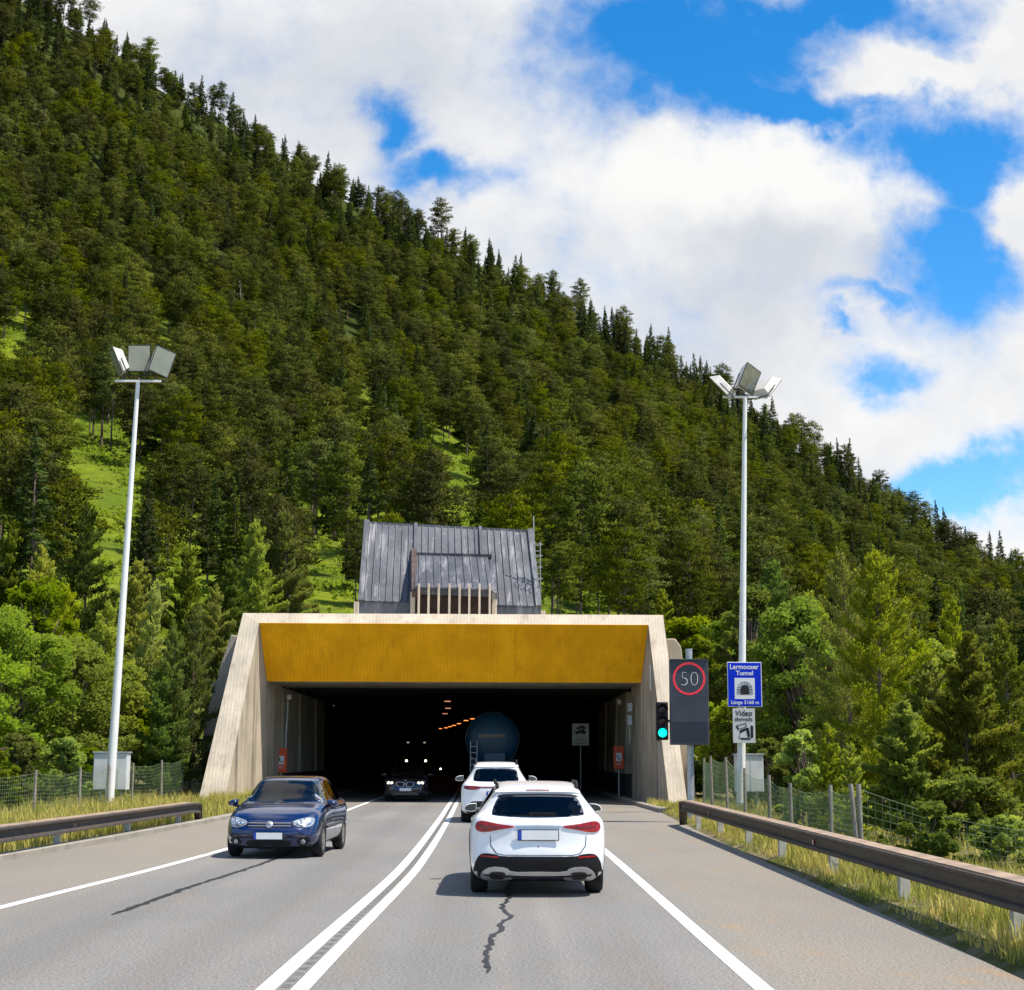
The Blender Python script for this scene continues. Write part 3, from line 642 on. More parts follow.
V(MB().sweep([[a+Vector((-.14, 0, 0)), a+Vector((.14, 0, 0)), a+Vector((.14, 0, -.3)), a+Vector((-.14, 0, -.3))], [bq+Vector((-.14, 0, 0)), bq+Vector((.14, 0, 0)), bq+Vector((.14, .1, -.3)), bq+Vector((-.14, .1, -.3))]]), 'dormer_verge', M['rustbrown'])
a = A(492, 557, 84.6); bq = A(494.5, 593, 80.5)
V(MB().sweep([[a+Vector((-.14, 0, 0)), a+Vector((.14, 0, 0)), a+Vector((.14, 0, -.3)), a+Vector((-.14, 0, -.3))], [bq+Vector((-.14, 0, 0)), bq+Vector((.14, 0, 0)), bq+Vector((.14, .1, -.3)), bq+Vector((-.14, .1, -.3))]]), 'dormer_verge', M['zinc'])
for u in (419, 428.8, 438.8, 449.5, 459.7, 469.5, 479.6, 489.8):
    p = A(u, 583.5, 80.3); V(MB().box((p.x, 80.42, (p.z+7.2)/2), (.10, .5, p.z-7.2)), 'louvre_fin', M['con_rim'])
for u, v in ((413, 592), (494.5, 596), (356.5, 602), (543, 611)):
    p = A(u, v, 80.8); V(MB().box((p.x, 80.8, (p.z+7.0)/2), (.24, .4, p.z-7.0)), 'corner_post', M['con_rim'], bevel=.02)
LD = empty('mast_ladder', 'thin grey caged ladder and mast at the right side of the zinc roof', 'ladder', A(535, 585, 83))
q0 = A(533.5, 516, 83)-A(535, 585, 83)
MB().cyl((0, 0, -1.0), (q0.x, 0, q0.z), .03, n=6).build('mast', M['galv'], LD)
lb = MB()
for dx in (.02, .30): lb.cyl((dx, .1, -.8), (dx-.03, .1, 2.3), .022, n=6)
for i in range(10): lb.cyl((.02, .1, -.6+i*.3), (.30, .1, -.6+i*.3), .014, n=5)
for i in range(4):
    z = .3+i*.6; lb.tube([(.02, .1, z), (-.06, -.3, z), (.16, -.55, z), (.38, -.3, z), (.30, .1, z)], .016, 5)
lb.build('ladder', M['galv'], LD)

# ------------------------------------------------------------------ guard rails
def guardrail(fx, y0, y1, top, posts, side, label, end, z0=0.0):
    """side: +1 = stands right of the road, its face looks to -x"""
    t = empty('guardrail', label, 'guardrail', (float(fx(y0)), y0, 0))
    off = Matrix.Translation((-float(fx(y0)), -y0, 0))
    ys = list(np.arange(y0, y1+.01, 1.0)); s = side
    #   boxy three-fold profile: (across, up)
    prof = [(0.10, top), (-.12, top-.005), (-.16, top-.02), (-.16, top-.055), (-.08, top-.08), (-.07, top-.15), (-.08, top-.20), (-.13, top-.225), (-.14, top-.265), (-.11, top-.28), (.04, top-.27), (.06, top-.10), (.10, top-.04)]
    rings = [[(float(fx(y))+s*p[0], y, p[1]+z0) for p in prof] for y in ys]
    x = float(fx(y1))
    if end:   # the rail dips into the ground at its far end
        for k, (dy, dz) in enumerate(((.35, -.03), (.75, -.22), (1.2, -.62))):
            rings.append([(x+s*p[0]*(1-.1*k)+s*.04*k, y1+dy, max(-.12, p[1]+dz)+z0) for p in prof])
    o = MB().sweep(rings, 0, False).build('rail', M['rail']); o.parent = t; o.matrix_parent_inverse = off
    tp = [[(float(fx(y))+s*.098, y, top+z0+.002), (float(fx(y))-s*.13, y, top+z0-.008), (float(fx(y))-s*.13, y, top+z0+.004), (float(fx(y))+s*.098, y, top+z0+.012)] for y in ys]
    o = MB().sweep(tp).build('rail_cap', M['railtop']); o.parent = t; o.matrix_parent_inverse = off
    for y in posts:
        x = float(fx(y))+s*.09
        o = MB().box((x, y, (top-.06)/2-.15+z0), (.13, .12, top-.06+.3)).box((x-s*.05, y, top-.16+z0), (.06, .14, .16)).build('post', M['rail_post'], bevel=.008); o.parent = t; o.matrix_parent_inverse = off
        if posts.index(y) % 3: continue
        o = MB().box((float(fx(y))-s*.085, y+.6, top-.16+z0), (.02, .10, .07)).build('reflector', M['dark_red']); o.parent = t; o.matrix_parent_inverse = off
    return t
guardrail(pchip([-20, 8, 15, 22, 30, 45], [4.75, 4.82, 4.86, 4.92, 5.0, 5.12]), -8, 43.6, .685, [-1, 3, 7.2, 11.4, 15.55, 20.0, 24.3, 28.9, 32.9, 37.3, 41.6], 1, 'weathered brown steel guardrail along the right shoulder', True)
guardrail(pchip([-20, 15, 28, 36, 46], [-9.4, -8.85, -8.5, -8.25, -8.0]), -8, 43.6, .60, [2, 7, 12, 17, 22, 26.6, 31.7, 37, 42.2], -1, 'weathered dark steel guardrail along the left shoulder', True)

# ------------------------------------------------------------------ wire fences
def fence(posts, top_of, label, zg=0.0, tilt=.05, mesh_h=1.3, n_h=12, dx=.13, wr=.0035):
    t = empty('wire_fence', label, 'fence', (posts[0][0], posts[0][1], zg)); off = Matrix.Translation((-posts[0][0], -posts[0][1], -zg)); rr = random.Random(3)
    tops = []
    for i, (x, y) in enumerate(posts):
        h = top_of[i]; tl = rr.uniform(-tilt, tilt); tops.append((x+tl*.6, y, h))
        m_ = MB().cyl((x, y, zg-.3), (x+tl, y, h), .045, .04, 7); o = m_.build('post', M['postgrey']); o.parent = t; o.matrix_parent_inverse = off
    w = MB()
    for (x0, y0), (x1, y1), a, b in zip(posts[:-1], posts[1:], tops[:-1], tops[1:]):
        Ln = math.hypot(x1-x0, y1-y0); n = int(Ln/dx)
        P0 = lambda f, k: Vector((x0+(x1-x0)*f, y0+(y1-y0)*f, zg+.03+(a[2]*(1-f)+b[2]*f-zg-.12-.10*math.sin(math.pi*f))*k))
        for i in range(n): 
            f = i/n; w.cyl(P0(f, 0), P0(f, 1), wr, n=3, caps=False)
        for k in range(n_h+1):
            for i in range(6): w.cyl(P0(i/6, k/n_h), P0((i+1)/6, k/n_h), wr if k < n_h else wr*1.6, n=3, caps=False)
    o = w.build('wire_mesh', M['wire'], recalc=False); o.parent = t; o.matrix_parent_inverse = off
    return t
fp = []; ft = []
for u, v, Y in ((860, 784, 27), (830, 785, 30.5), (790.6, 783, 35), (768.5, 775, 38.5), (744, 768, 43), (727, 757, 47), (712, 756, 51), (703, 758, 55)):
    p = A(u, v, Y); fp.append((p.x, Y)); ft.append(p.z)
ff = fence(fp, ft, 'low green wire mesh fence behind the right guardrail', -.1)
bx = fp[0]
fp2 = [bx, (bx[0]+2.3, bx[1]-2.0), (bx[0]+4.2, bx[1]-5.5)]
fence(fp2, [ft[0], .75, .5], 'sagging wire fence section turning away into the trees on the right', -.35, .3)
fp = []; ft = []
for u, v, Y in ((-45, 772, 40), (36, 770, 44.5), (81, 768, 49), (109, 765, 52.5), (133, 763, 56), (163, 760, 60), (184, 756.5, 64)):
    p = A(u, v, Y); fp.append((p.x, Y)); ft.append(p.z)
fence(fp, ft, 'low grey wire mesh fence in tall grass on the left verge', .0)

# ------------------------------------------------------------------ floodlight masts
def mast(base, top, r0, r1, heads, label):
    t = empty('floodlight_mast', label, 'light mast', base); b = Vector(base); tp = Vector(top)-b
    MB().cyl((0, 0, -.2), tp, r0, r1, 20).build('pole', M['pole'], t)
    MB().cyl((0, 0, -.1), (0, 0, .05), r0*1.6, n=20).cyl(tp*.02, tp*.026, r0*1.15, n=20).build('base_plate', M['galv'], t)
    MB().box(tp+Vector((0, 0, .03)), (1.55, .09, .07)).build('crossbar', M['pole'], t)
    for (off, yaw, pitch, roll, gm) in heads:
        rot = Matrix.Rotation(yaw, 3, 'Z') @ Matrix.Rotation(pitch, 3, 'X') @ Matrix.Rotation(roll, 3, 'Y')
        c = tp+Vector(off)
        # housing: a shallow tapered box, light face on local -y
        w, h, dp = .78, .92, .30
        h8 = [(-w/2, 0, -h/2), (w/2, 0, -h/2), (w/2, 0, h/2), (-w/2, 0, h/2), (-w*.36, dp, -h*.40), (w*.36, dp, -h*.40), (w*.36, dp, h*.30), (-w*.36, dp, h*.30)]
        h8 = [c+rot @ Vector(v) for v in h8]
        hd = MB().add(h8, [(0, 1, 2, 3), (4, 5, 6, 7), (0, 1, 5, 4), (1, 2, 6, 5), (2, 3, 7, 6), (3, 0, 4, 7)]).build('floodlight', M['flood_white'], t, bevel=.02)
        fr_ = [c+rot @ Vector(v) for v in ((-w*.5, -.008, -h*.5), (w*.5, -.008, -h*.5), (w*.5, -.008, h*.5), (-w*.5, -.008, h*.5))]
        MB().add(fr_, [(0, 1, 2, 3)], 0).build('floodlight_bezel', M['flood_dark'], hd)
        gl = [c+rot @ Vector(v) for v in ((-w*.46, -.014, -h*.46), (w*.46, -.014, -h*.46), (w*.46, -.014, h*.46), (-w*.46, -.014, h*.46))]
        MB().add(gl, [(0, 1, 2, 3)], 0).build('floodlight_glass', gm, hd)
        k = [c+rot @ Vector((sx*(w/2+.03), dp*.4, 0)) for sx in (-1, 1)]; foot = tp+Vector((off[0]*.75, off[1]*.3, .06))
        MB().tube([k[0], c+rot @ Vector((-w/2-.03, dp*.4, -h*.62)), c+rot @ Vector((w/2+.03, dp*.4, -h*.62)), k[1]], .022, 6).cyl(c+rot @ Vector((0, dp*.4, -h*.62)), foot, .03, n=6).build('bracket', M['flood_dark'], hd)
    return t
Yl = 53.0; bl_ = A(108.5, 808, Yl); tl_ = A(138, 382, Yl)
mast((bl_.x, Yl, 0), tl_, .155, .066, [((-.78, .0, .70), R_(-68), R_(24), 0, M['flood_glass']), ((.03, -.1, .80), R_(0), R_(8), 0, M['flood_glass']), ((.80, -.05, .70), R_(38), R_(10), R_(14), M['flood_glass'])],
     'tall white floodlight mast with three heads on the left verge')
Yr = 54.0; br_ = A(740.5, 812, Yr); tr_ = A(745, 398, Yr)
mast((br_.x, Yr, 0), tr_, .150, .068, [((-.85, .1, .36), R_(-108), R_(42), R_(0), M['flood_glass_dark']), ((.16, -.1, .66), R_(36), R_(10), R_(20), M['flood_glass_dark']), ((.85, .25, .36), R_(125), R_(42), R_(0), M['flood_glass_dark'])],
     'tall white floodlight mast carrying the blue tunnel sign on the right')
def cabinet(u0, v0, u1, v1, Y, dpt, label):
    a = A(u0, v0, Y); b = A(u1, v1, Y); cx = (a.x+b.x)/2
    t = empty('electrical_cabinet', label, 'cabinet', (cx, Y, 0)); w = b.x-a.x; h = a.z-b.z
    MB().box((0, dpt/2, b.z+h/2), (w, dpt, h)).build('body', M['cab_white'], t, bevel=.012)
    MB().box((0, dpt/2, a.z+.02), (w+.08, dpt+.1, .05)).build('lid', M['galv'], t, bevel=.01)
    for s in (-.3, .3): MB().box((s*w, dpt/2, b.z/2-.05), (.07, .07, b.z+.05)).build('leg', M['galv'], t)
    for s in (-1, 1): MB().box((s*w/4, -.008, b.z+h/2), (w/2-.03, .012, h-.06)).build('door', M['cab_white'], t, bevel=.004)
cabinet(94, 753, 126, 790, 53.9, .5, 'pale grey switch cabinet behind the left floodlight mast')
cabinet(736, 755, 764, 792, 54.9, .5, 'white switch cabinet behind the right floodlight mast')
o = MB().cyl((A(731, 812, 54.6).x+.55, 54.6, 0), (A(735, 790, 54.6).x+.4, 54.6, 1.2), .06, n=8)

# ------------------------------------------------------------------ signs
def text_mesh(body, size, ext=.004, align='CENTER', bold=0):
    c = bpy.data.curves.new('lettering', 'FONT'); c.body = body; c.size = size; c.align_x = align; c.align_y = 'CENTER'; c.extrude = ext; c.offset = bold
    o = bpy.data.objects.new('lettering', c); COL.objects.link(o); bpy.context.view_layer.update()
    me = bpy.data.meshes.new_from_object(o.evaluated_get(bpy.context.evaluated_depsgraph_get())); bpy.data.objects.remove(o); bpy.data.curves.remove(c)
    me.transform(Matrix.Rotation(R_(90), 4, 'X')); return me
def text(body, size, loc, m, parent, name='lettering', width=None, bold=0, height=None):
    me = text_mesh(body, size, bold=bold); me.materials.clear(); me.materials.append(m)
    xs = [v.co.x for v in me.vertices]; zs = [v.co.z for v in me.vertices]; w = max(xs)-min(xs); h = max(zs)-min(zs)
    sx = width/w if width else 1; sz = height/h if height else sx
    cx = (max(xs)+min(xs))/2; cz = (max(zs)+min(zs))/2
    me.transform(Matrix.Diagonal((sx, 1, sz, 1)) @ Matrix.Translation((-cx, 0, -cz)))
    o = link_mesh(name, me, parent); o.location = loc; return o
def ringm(R, r, n=40, y0=-.004, y1=.004):
    mb = MB(); 
    rings = []
    for i in range(n):
        t = 2*math.pi*i/n; c, s = math.cos(t), math.sin(t); rings.append([(R*c, y0, R*s), (r*c, y0, r*s), (r*c, y1, r*s), (R*c, y1, R*s)])
    rings.append(rings[0]); return mb.sweep(rings, caps=False)
# blue tunnel sign
Ys = Yr-.32; a = A(727, 662, Ys); b = A(762.3, 707, Ys); Wd = b.x-a.x; Hh = a.z-b.z
t = empty('tunnel_name_sign', 'blue tunnel name sign with white tunnel symbol on the right mast', 'road sign', ((a.x+b.x)/2, Ys, (a.z+b.z)/2))
MB().box((0, .015, 0), (Wd, .03, Hh)).build('border', M['sign_white'], t, bevel=.008)
MB().box((0, -.004, 0), (Wd-.05, .01, Hh-.05)).build('panel', M['sign_blue'], t)
text('Lermooser', .3, (0, -.012, Hh*.395), M['sign_white'], t, width=Wd*.84, bold=.006, height=.17)
text('Tunnel', .3, (0, -.012, Hh*.255), M['sign_white'], t, width=Wd*.50, bold=.006, height=.155)
text('Länge 3168 m', .2, (-.0, -.012, -Hh*.41), M['sign_white'], t, width=Wd*.80, bold=.004, height=.155)
sq = MB().box((0, -.008, -Hh*.09), (Wd*.585, .012, Hh*.47)).build('symbol_panel', M['sign_white'], t)
arch = [(-.14, 0)]+[(-.14*math.cos(k*math.pi/14), .17+.145*math.sin(k*math.pi/14)) for k in range(15)]+[(.14, 0)]
MB().prism([(p[0], p[1]-Hh*.09-.20) for p in arch], 'y', -.019, -.012).build('tunnel_symbol', M['sign_black'], sq)
st = MB()
for k in range(11):
    an = math.pi*k/10; cx_, cz_ = -.20*math.cos(an), .17+.20*math.sin(an)
    st.box((cx_, -.016, cz_-Hh*.09-.20), (.10, .005, .014), rot=Matrix.Rotation(math.pi-an if True else 0, 3, 'Y') @ Matrix.Identity(3))
for s_ in (-1, 1):
    for k in range(4): st.box((s_*.205, -.016, .02+k*.045-Hh*.09-.20), (.10, .005, .013))
for rr_ in (.155, .255):
    for k in range(16):
        a0, a1 = math.pi*k/16, math.pi*(k+1)/16
        p0 = Vector((rr_*math.cos(a0), -.016, .17+rr_*math.sin(a0)-Hh*.09-.20)); p1 = Vector((rr_*math.cos(a1), -.016, .17+rr_*math.sin(a1)-Hh*.09-.20)); st.cyl(p0, p1, .006, n=4)
    for s_ in (-1, 1): st.cyl((s_*rr_, -.016, -Hh*.09-.20), (s_*rr_, -.016, .17-Hh*.09-.20), .006, n=4)
st.build('stone_symbol', M['sign_black'], sq)
for q_ in (-.3, .3): MB().box((0, .08, Hh*q_), (.5, .10, .05)).build('clamp', M['galv'], t)
# video surveillance sign
a = A(732.5, 708.5, Ys); b = A(755.5, 743, Ys); Wd = b.x-a.x; Hh = a.z-b.z
t = empty('video_sign', 'white video surveillance sign below the blue tunnel sign', 'road sign', ((a.x+b.x)/2, Ys, (a.z+b.z)/2))
MB().box((0, .015, 0), (Wd, .03, Hh)).build('panel', M['sign_offwhite'], t, bevel=.008)
text('Video', .3, (0, -.005, Hh*.37), M['sign_black'], t, width=Wd*.76, height=.18, bold=.003)
text('überwacht', .2, (0, -.005, Hh*.20), M['sign_black'], t, width=Wd*.78, height=.12)
kk = Hh/360
def q2(l): return [((a_-249)*kk, (735-b_)*kk) for a_, b_ in l]
ic = MB()
for pl_ in ([(160, 742), (172, 728), (198, 768), (186, 782)], [(200, 786), (284, 752), (306, 852), (288, 852), (272, 782), (206, 812)], [(326, 728), (346, 742), (346, 852), (318, 872), (318, 740)], [(214, 862), (312, 862), (312, 880), (214, 880)], [(282, 760), (300, 756), (312, 850), (300, 850)]):
    ic.prism(q2(pl_), 'y', -.006, 0)
for l_ in ([(176, 732), (268, 708), (278, 744), (200, 768)], [(206, 812), (196, 850), (214, 866)]):
    pp = q2(l_); ic.tube([(x_, -.004, z_) for x_, z_ in pp], .009, 5)
ic.build('camera_symbol', M['sign_black'], t)
# variable message sign with post and traffic light
Yv = 46.0; a = A(669.5, 659.5, Yv); b = A(709.5, 745, Yv); Wd = b.x-a.x; Hh = a.z-b.z; cx = (a.x+b.x)/2; pxp = A(689.5, 700, Yv+.35).x
t = empty('sign_post', 'slim galvanised post holding the charcoal speed display', 'post', (pxp, Yv+.35, 0))
ptop = A(690, 650, Yv+.35).z
MB().cyl((0, 0, -.2), (0, 0, ptop), .10, .10, 16).cyl((0, 0, -.05), (0, 0, .03), .2, n=16).build('pole', M['galv'], t)
MB().cyl((0, 0, ptop), (0, 0, ptop+.03), .11, n=16).build('cap', M['galv'], t)
t = empty('speed_display', 'charcoal electronic sign showing 50 in a red ring', 'traffic sign', (cx, Yv, b.z))
MB().box((0, .10, Hh/2), (Wd, .20, Hh)).build('casing', M['vms_edge'], t, bevel=.015)
MB().box((0, -.004, Hh*.775), (Wd-.03, .012, Hh*.44)).box((0, -.004, Hh*.275), (Wd-.03, .012, Hh*.54)).build('face', M['vms'], t)
sl_ = MB()
for k in range(11): sl_.box((0, -.013, .10+k*.055), (Wd-.10, .012, .010))
sl_.build('louvre', M['vms'], t)
MB().box((0, -.035, Hh+.004), (Wd, .09, .02)).build('visor', M['vms_edge'], t)
rz_ = Hh*.775
rg = MB(); NL_ = 40
for k_ in range(NL_):
    an = 2*math.pi*k_/NL_
    for rr_ in (.420, .452): rg.box((rr_*math.cos(an), -.013, rz_+rr_*math.sin(an)), (.024, .006, .052*rr_/.43), rot=Matrix.Rotation(-an, 3, 'Y'))
rg.build('red_ring', M['led_red'], t)
text('50', .5, (0.0, -.013, rz_), M['led_white'], t, width=.50, height=.37, bold=-.02)
t = empty('traffic_light', 'black traffic light with green lamp lit left of the speed display', 'traffic light', (A(662.5, 721, Yv).x, Yv, 0))
za = A(662, 702, Yv).z; zb_ = A(662, 740, Yv).z; w_ = A(669, 720, Yv).x-A(657.3, 720, Yv).x
MB().box((0, .13, (za+zb_)/2), (w_, .26, za-zb_)).build('housing', M['black'], t, bevel=.03)
for k, mm in ((0, M['sig_off']), (1, M['sig_off']), (2, M['green_on'])):
    zc = za-(za-zb_)*(.19+.31*k); lm = MB().lathe([(.0, -.02), (.09, -.012), (.125, 0), (.13, .012)], (0, 0, zc), (0, 1, 0), 24).build('lamp', mm, t)
    vz = MB(); rings = []
    for j in range(13):
        an = math.pi*(j/12); c_a, s_a = math.cos(an), math.sin(an); rings.append([(.145*c_a, 0, zc+.145*s_a), (.145*c_a, -.16, zc+.145*s_a), (.155*c_a, -.16, zc+.155*s_a), (.155*c_a, 0, zc+.155*s_a)])
    vz.sweep(rings).build('hood', M['black'], lm)
MB().box((w_/2+.1, .2, (za+zb_)/2), (.3, .06, .08)).build('bracket', M['galv'], t)
# orange emergency phone boxes
def sos(u, v, Y, h, label):
    p = A(u, v, Y); t = empty('emergency_phone', label, 'emergency phone', p)
    MB().box((0, .12, 0), (.48, .24, h)).build('housing', M['sos'], t, bevel=.04)
    w = MB().box((0, -.006, .02), (.26, .014, .36)).build('phone_panel', M['sign_white'], t)
    MB().tube([(-.05, -.017, .12), (-.07, -.017, .06), (-.04, -.017, -.03), (.05, -.017, -.07), (.08, -.017, -.04)], [.035, .02, .018, .022, .035], 8).build('phone_symbol', M['sign_black'], w)
    text('SOS', .1, (0, -.006, -h*.27), M['sign_white'], t, width=.2, height=.10)
    MB().cyl((0, .12, -h/2), (0, .12, -p.z+.1), .04, n=8).build('stand', M['galv'], t)
sos(281, 760.5, 70.2, 1.05, 'orange emergency phone box at the left tunnel wall')
sos(619, 757.5, 73.2, 1.05, 'orange emergency phone box at the right tunnel wall')
# sign inside the tunnel
Yi = 80.0; a = A(572, 723.5, Yi); b = A(589, 745.5, Yi); Wd = b.x-a.x; Hh = a.z-b.z
t = empty('distance_sign', 'small white sign with two black vehicles inside the tunnel', 'road sign', ((a.x+b.x)/2, Yi, (a.z+b.z)/2))
MB().box((0, .015, 0), (Wd, .03, Hh)).build('panel', M['sign_offwhite'], t, bevel=.008)
for dx, dz, s in ((.02, .28, .8), (.0, .06, .95)):
    cs = MB().prism([(-.30*s+dx, dz), (-.28*s+dx, dz+.09*s), (-.12*s+dx, dz+.12*s), (-.05*s+dx, dz+.2*s), (.18*s+dx, dz+.2*s), (.26*s+dx, dz+.1*s), (.31*s+dx, dz+.08*s), (.31*s+dx, dz)], 'y', -.007, 0)
    for wx in (-.17, .18): cs.cyl((wx*s+dx, -.008, dz), (wx*s+dx, 0, dz), .065*s, n=14)
    cs.build('vehicle_symbol', M['sign_black'], t)
text('Bei Stau', .1, (0, -.006, -.26), M['sign_black'], t, width=.5, height=.11); text('Abstand', .1, (0, -.006, -.42), M['sign_black'], t, width=.6, height=.11)
MB().cyl((0, .06, -(a.z+b.z)/2+.1), (0, .06, Hh/2), .035, n=8).build('post', M['galv'], t)
# ------------------------------------------------------------------ vehicles
def chaikin(p, n=2):
    for _ in range(n):
        q = []
        for i in range(len(p)):
            a, b = p[i], p[(i+1) % len(p)]
            q += [(a[0]*.75+b[0]*.25, a[1]*.75+b[1]*.25), (a[0]*.25+b[0]*.75, a[1]*.25+b[1]*.75)]
        p = q
    return p
def inside(p, poly):
    x, y = p; r = False; j = len(poly)-1
    for i in range(len(poly)):
        xi, yi = poly[i]; xj, yj = poly[j]
        if (yi > y) != (yj > y) and x < (xj-xi)*(y-yi)/(yj-yi)+xi: r = not r
        j = i
    return r
class Car:
    """body lofted from length-wise profiles; s runs 0 (tail) .. L (nose); local +y is forward"""
    def __init__(s, name, label, cat, L, zt, zb, sh, w, wt, paint, tail=.12, nose=.16, bump=.03, tailbump=.03, group=None):
        s.L = L; s.t = empty(name, label, cat, group=group); s.paint = paint
        fz, fb, fs, fw, ft = [pchip(*zip(*k)) for k in (zt, zb, sh, w, wt)]
        st = np.unique(np.concatenate([np.linspace(0, .3, 16), np.linspace(.3, L-.35, 90), np.linspace(L-.35, L, 18)]))
        rings = []; NH = 44
        for q in st:
            t_, b_, h_, W, T = [float(f(q)) for f in (fz, fb, fs, fw, ft)]
            h_ = min(h_, t_-.02); hh = t_-h_; k = min(1, max(0, (hh-.10)/.25)); k = k*k*(3-2*k)
            low = [(0, b_), (.55*W, b_), (.84*W, b_+.01), (.95*W, b_+.07), (.985*W, b_+.18), (W, b_+.55*(h_-b_)), (.992*W, h_-.10), (.962*W, h_-.012)]
            g = [(.925*W, h_+.02), (.925*W+(T-.925*W)*.33, h_+.02+(t_-.09-h_-.02)*.33), (.925*W+(T-.925*W)*.67, h_+.02+(t_-.09-h_-.02)*.67), (T, t_-.09), (T-.05, t_-.032), (T-.2, t_-.008), (0, t_)]
            bo = [(.93*W, h_+.3*hh), (.87*W, h_+.56*hh), (.79*W, h_+.73*hh), (.68*W, h_+.84*hh), (.54*W, h_+.92*hh), (.34*W, h_+.97*hh), (0, t_)]
            up = [(a[0]*k+b[0]*(1-k), a[1]*k+b[1]*(1-k)) for a, b in zip(g, bo)]
            P_ = np.array(low+up); d = np.concatenate([[0], np.cumsum(np.hypot(*np.diff(P_, axis=0).T)+.02)])
            fx, fy = pchip(d, P_[:, 0]), pchip(d, P_[:, 1]); u = np.linspace(0, d[-1], NH)
            rings.append(np.stack([fx(u), np.full(NH, q), fy(u)], 1))
        # rounded end caps
        def cap(r, sg):
            c = np.array([0, r[0, 1], (r[0, 2]+r[-1, 2])/2]); o = []
            for f, dy in ((.97, .006), (.90, .012), (.75, .018), (.5, .022), (.25, .024), (.02, .025)):
                q = c+(r-c)*np.array([f, 1, f]); q[:, 1] += sg*dy; o.append(q)
            return o
        rings = cap(rings[0], -1)[::-1]+rings+cap(rings[-1], 1)
        A_ = np.array(rings); mir = A_[:, ::-1].copy(); mir[:, :, 0] *= -1
        A_ = np.concatenate([A_, mir[:, 1:-1]], 1); n = A_.shape[1]
        V = A_.reshape(-1, 3)
        y0 = V[:, 1].copy(); xn = np.clip(np.abs(V[:, 0])/.9, 0, 1.1)
        V[:, 1] += tail*xn**2.4*np.exp(-np.maximum(y0, 0)/.45)
        V[:, 1] -= nose*xn**2.4*np.exp(-np.maximum(L-y0, 0)/.6)
        bz = np.exp(-((V[:, 2]-.45)/.14)**2)
        V[:, 1] += bump*bz*np.exp(-np.maximum(L-y0, 0)/.12); V[:, 1] -= tailbump*bz*np.exp(-np.maximum(y0, 0)/.12)
        V[:, 1] -= L/2
        m = len(rings); Q = [(i*n+j, i*n+(j+1) % n, (i+1)*n+(j+1) % n, (i+1)*n+j) for i in range(m-1) for j in range(n)]
        s.V = V; s.Q = np.array(Q)
        me = np_mesh('body', V, Q, [paint], smooth=True)
        bm = bmesh.new(); bm.from_mesh(me); bmesh.ops.remove_doubles(bm, verts=bm.verts, dist=1e-4); bmesh.ops.recalc_face_normals(bm, faces=bm.faces); bm.to_mesh(me); bm.free()
        s.me = me; s.bvh = BVHTree.FromPolygons([v.co.copy() for v in me.vertices], [tuple(p.vertices) for p in me.polygons])
        s.body = link_mesh('body', me, s.t); s.holes = []
    AX = {'rear': (0, 2, Vector((0, 1, 0))), 'front': (0, 2, Vector((0, -1, 0))), 'right': (1, 2, Vector((-1, 0, 0))), 'left': (1, 2, Vector((1, 0, 0)))}
    def proj(s, ax, a, b):
        i, j, d = s.AX[ax]; o = Vector((0, 0, 0)); o[i] = a; o[j] = b; o = o-d*6
        h = s.bvh.ray_cast(o, d)
        if h[0] is not None and (h[1].dot(d) < -.02): return h[0], h[1]
        q = Vector((0, 0, 0)); q[i] = a; q[j] = b; q -= d*(s.L/2 if i == 0 else .85); r = s.bvh.find_nearest(q); return r[0], r[1]
    def patch(s, name, poly, ax, m, off=.006, grid=.05, par=None, hole=False, smooth=1, mirror=False, skirt=True):
        out = []
        for sg in ((1, -1) if mirror else (1,)):
            pl = [(p[0]*(sg if ax in ('rear', 'front') else 1), p[1]) for p in poly]
            if sg < 0: pl = pl[::-1]
            axx = ax if not (mirror and sg < 0 and ax in ('left', 'right')) else ('left' if ax == 'right' else 'right')
            if smooth: pl = chaikin(pl, smooth)
            i, j, d = s.AX[axx]
            bm = bmesh.new(); vs = []
            for p in pl:
                q = [0, 0, 0]; q[i] = p[0]; q[j] = p[1]; vs.append(bm.verts.new(q))
            bm.faces.new(vs)
            for ax_i in (i, j):
                lo = min(p[0 if ax_i == i else 1] for p in pl); hi = max(p[0 if ax_i == i else 1] for p in pl); k = math.ceil(lo/grid)*grid
                nrm = Vector((0, 0, 0)); nrm[ax_i] = 1
                while k < hi:
                    c = Vector((0, 0, 0)); c[ax_i] = k
                    bmesh.ops.bisect_plane(bm, geom=bm.verts[:]+bm.edges[:]+bm.faces[:], plane_co=c, plane_no=nrm, dist=1e-5); k += grid
            nr = {}
            for v in bm.verts:
                p, n_ = s.proj(axx, v.co[i], v.co[j]); nr[v] = n_; v.co = p+n_*off
            if skirt:
                be = [e for e in bm.edges if e.is_boundary]; r = bmesh.ops.extrude_edge_only(bm, edges=be)
                nv = [v for v in r['geom'] if isinstance(v, bmesh.types.BMVert)]
                for v in nv:
                    p, n_, _, _ = s.bvh.find_nearest(v.co); v.co = p-n_*.008
            bmesh.ops.recalc_face_normals(bm, faces=bm.faces)
            for f in bm.faces: f.smooth = True
            me = bpy.data.meshes.new(name); bm.to_mesh(me); bm.free(); me.materials.append(m)
            try: me.set_sharp_from_angle(angle=R_(50))
            except Exception: pass
            out.append(link_mesh(name, me, par or s.t))
            if hole: s.holes.append((axx, pl))
        return out if mirror else out[0]
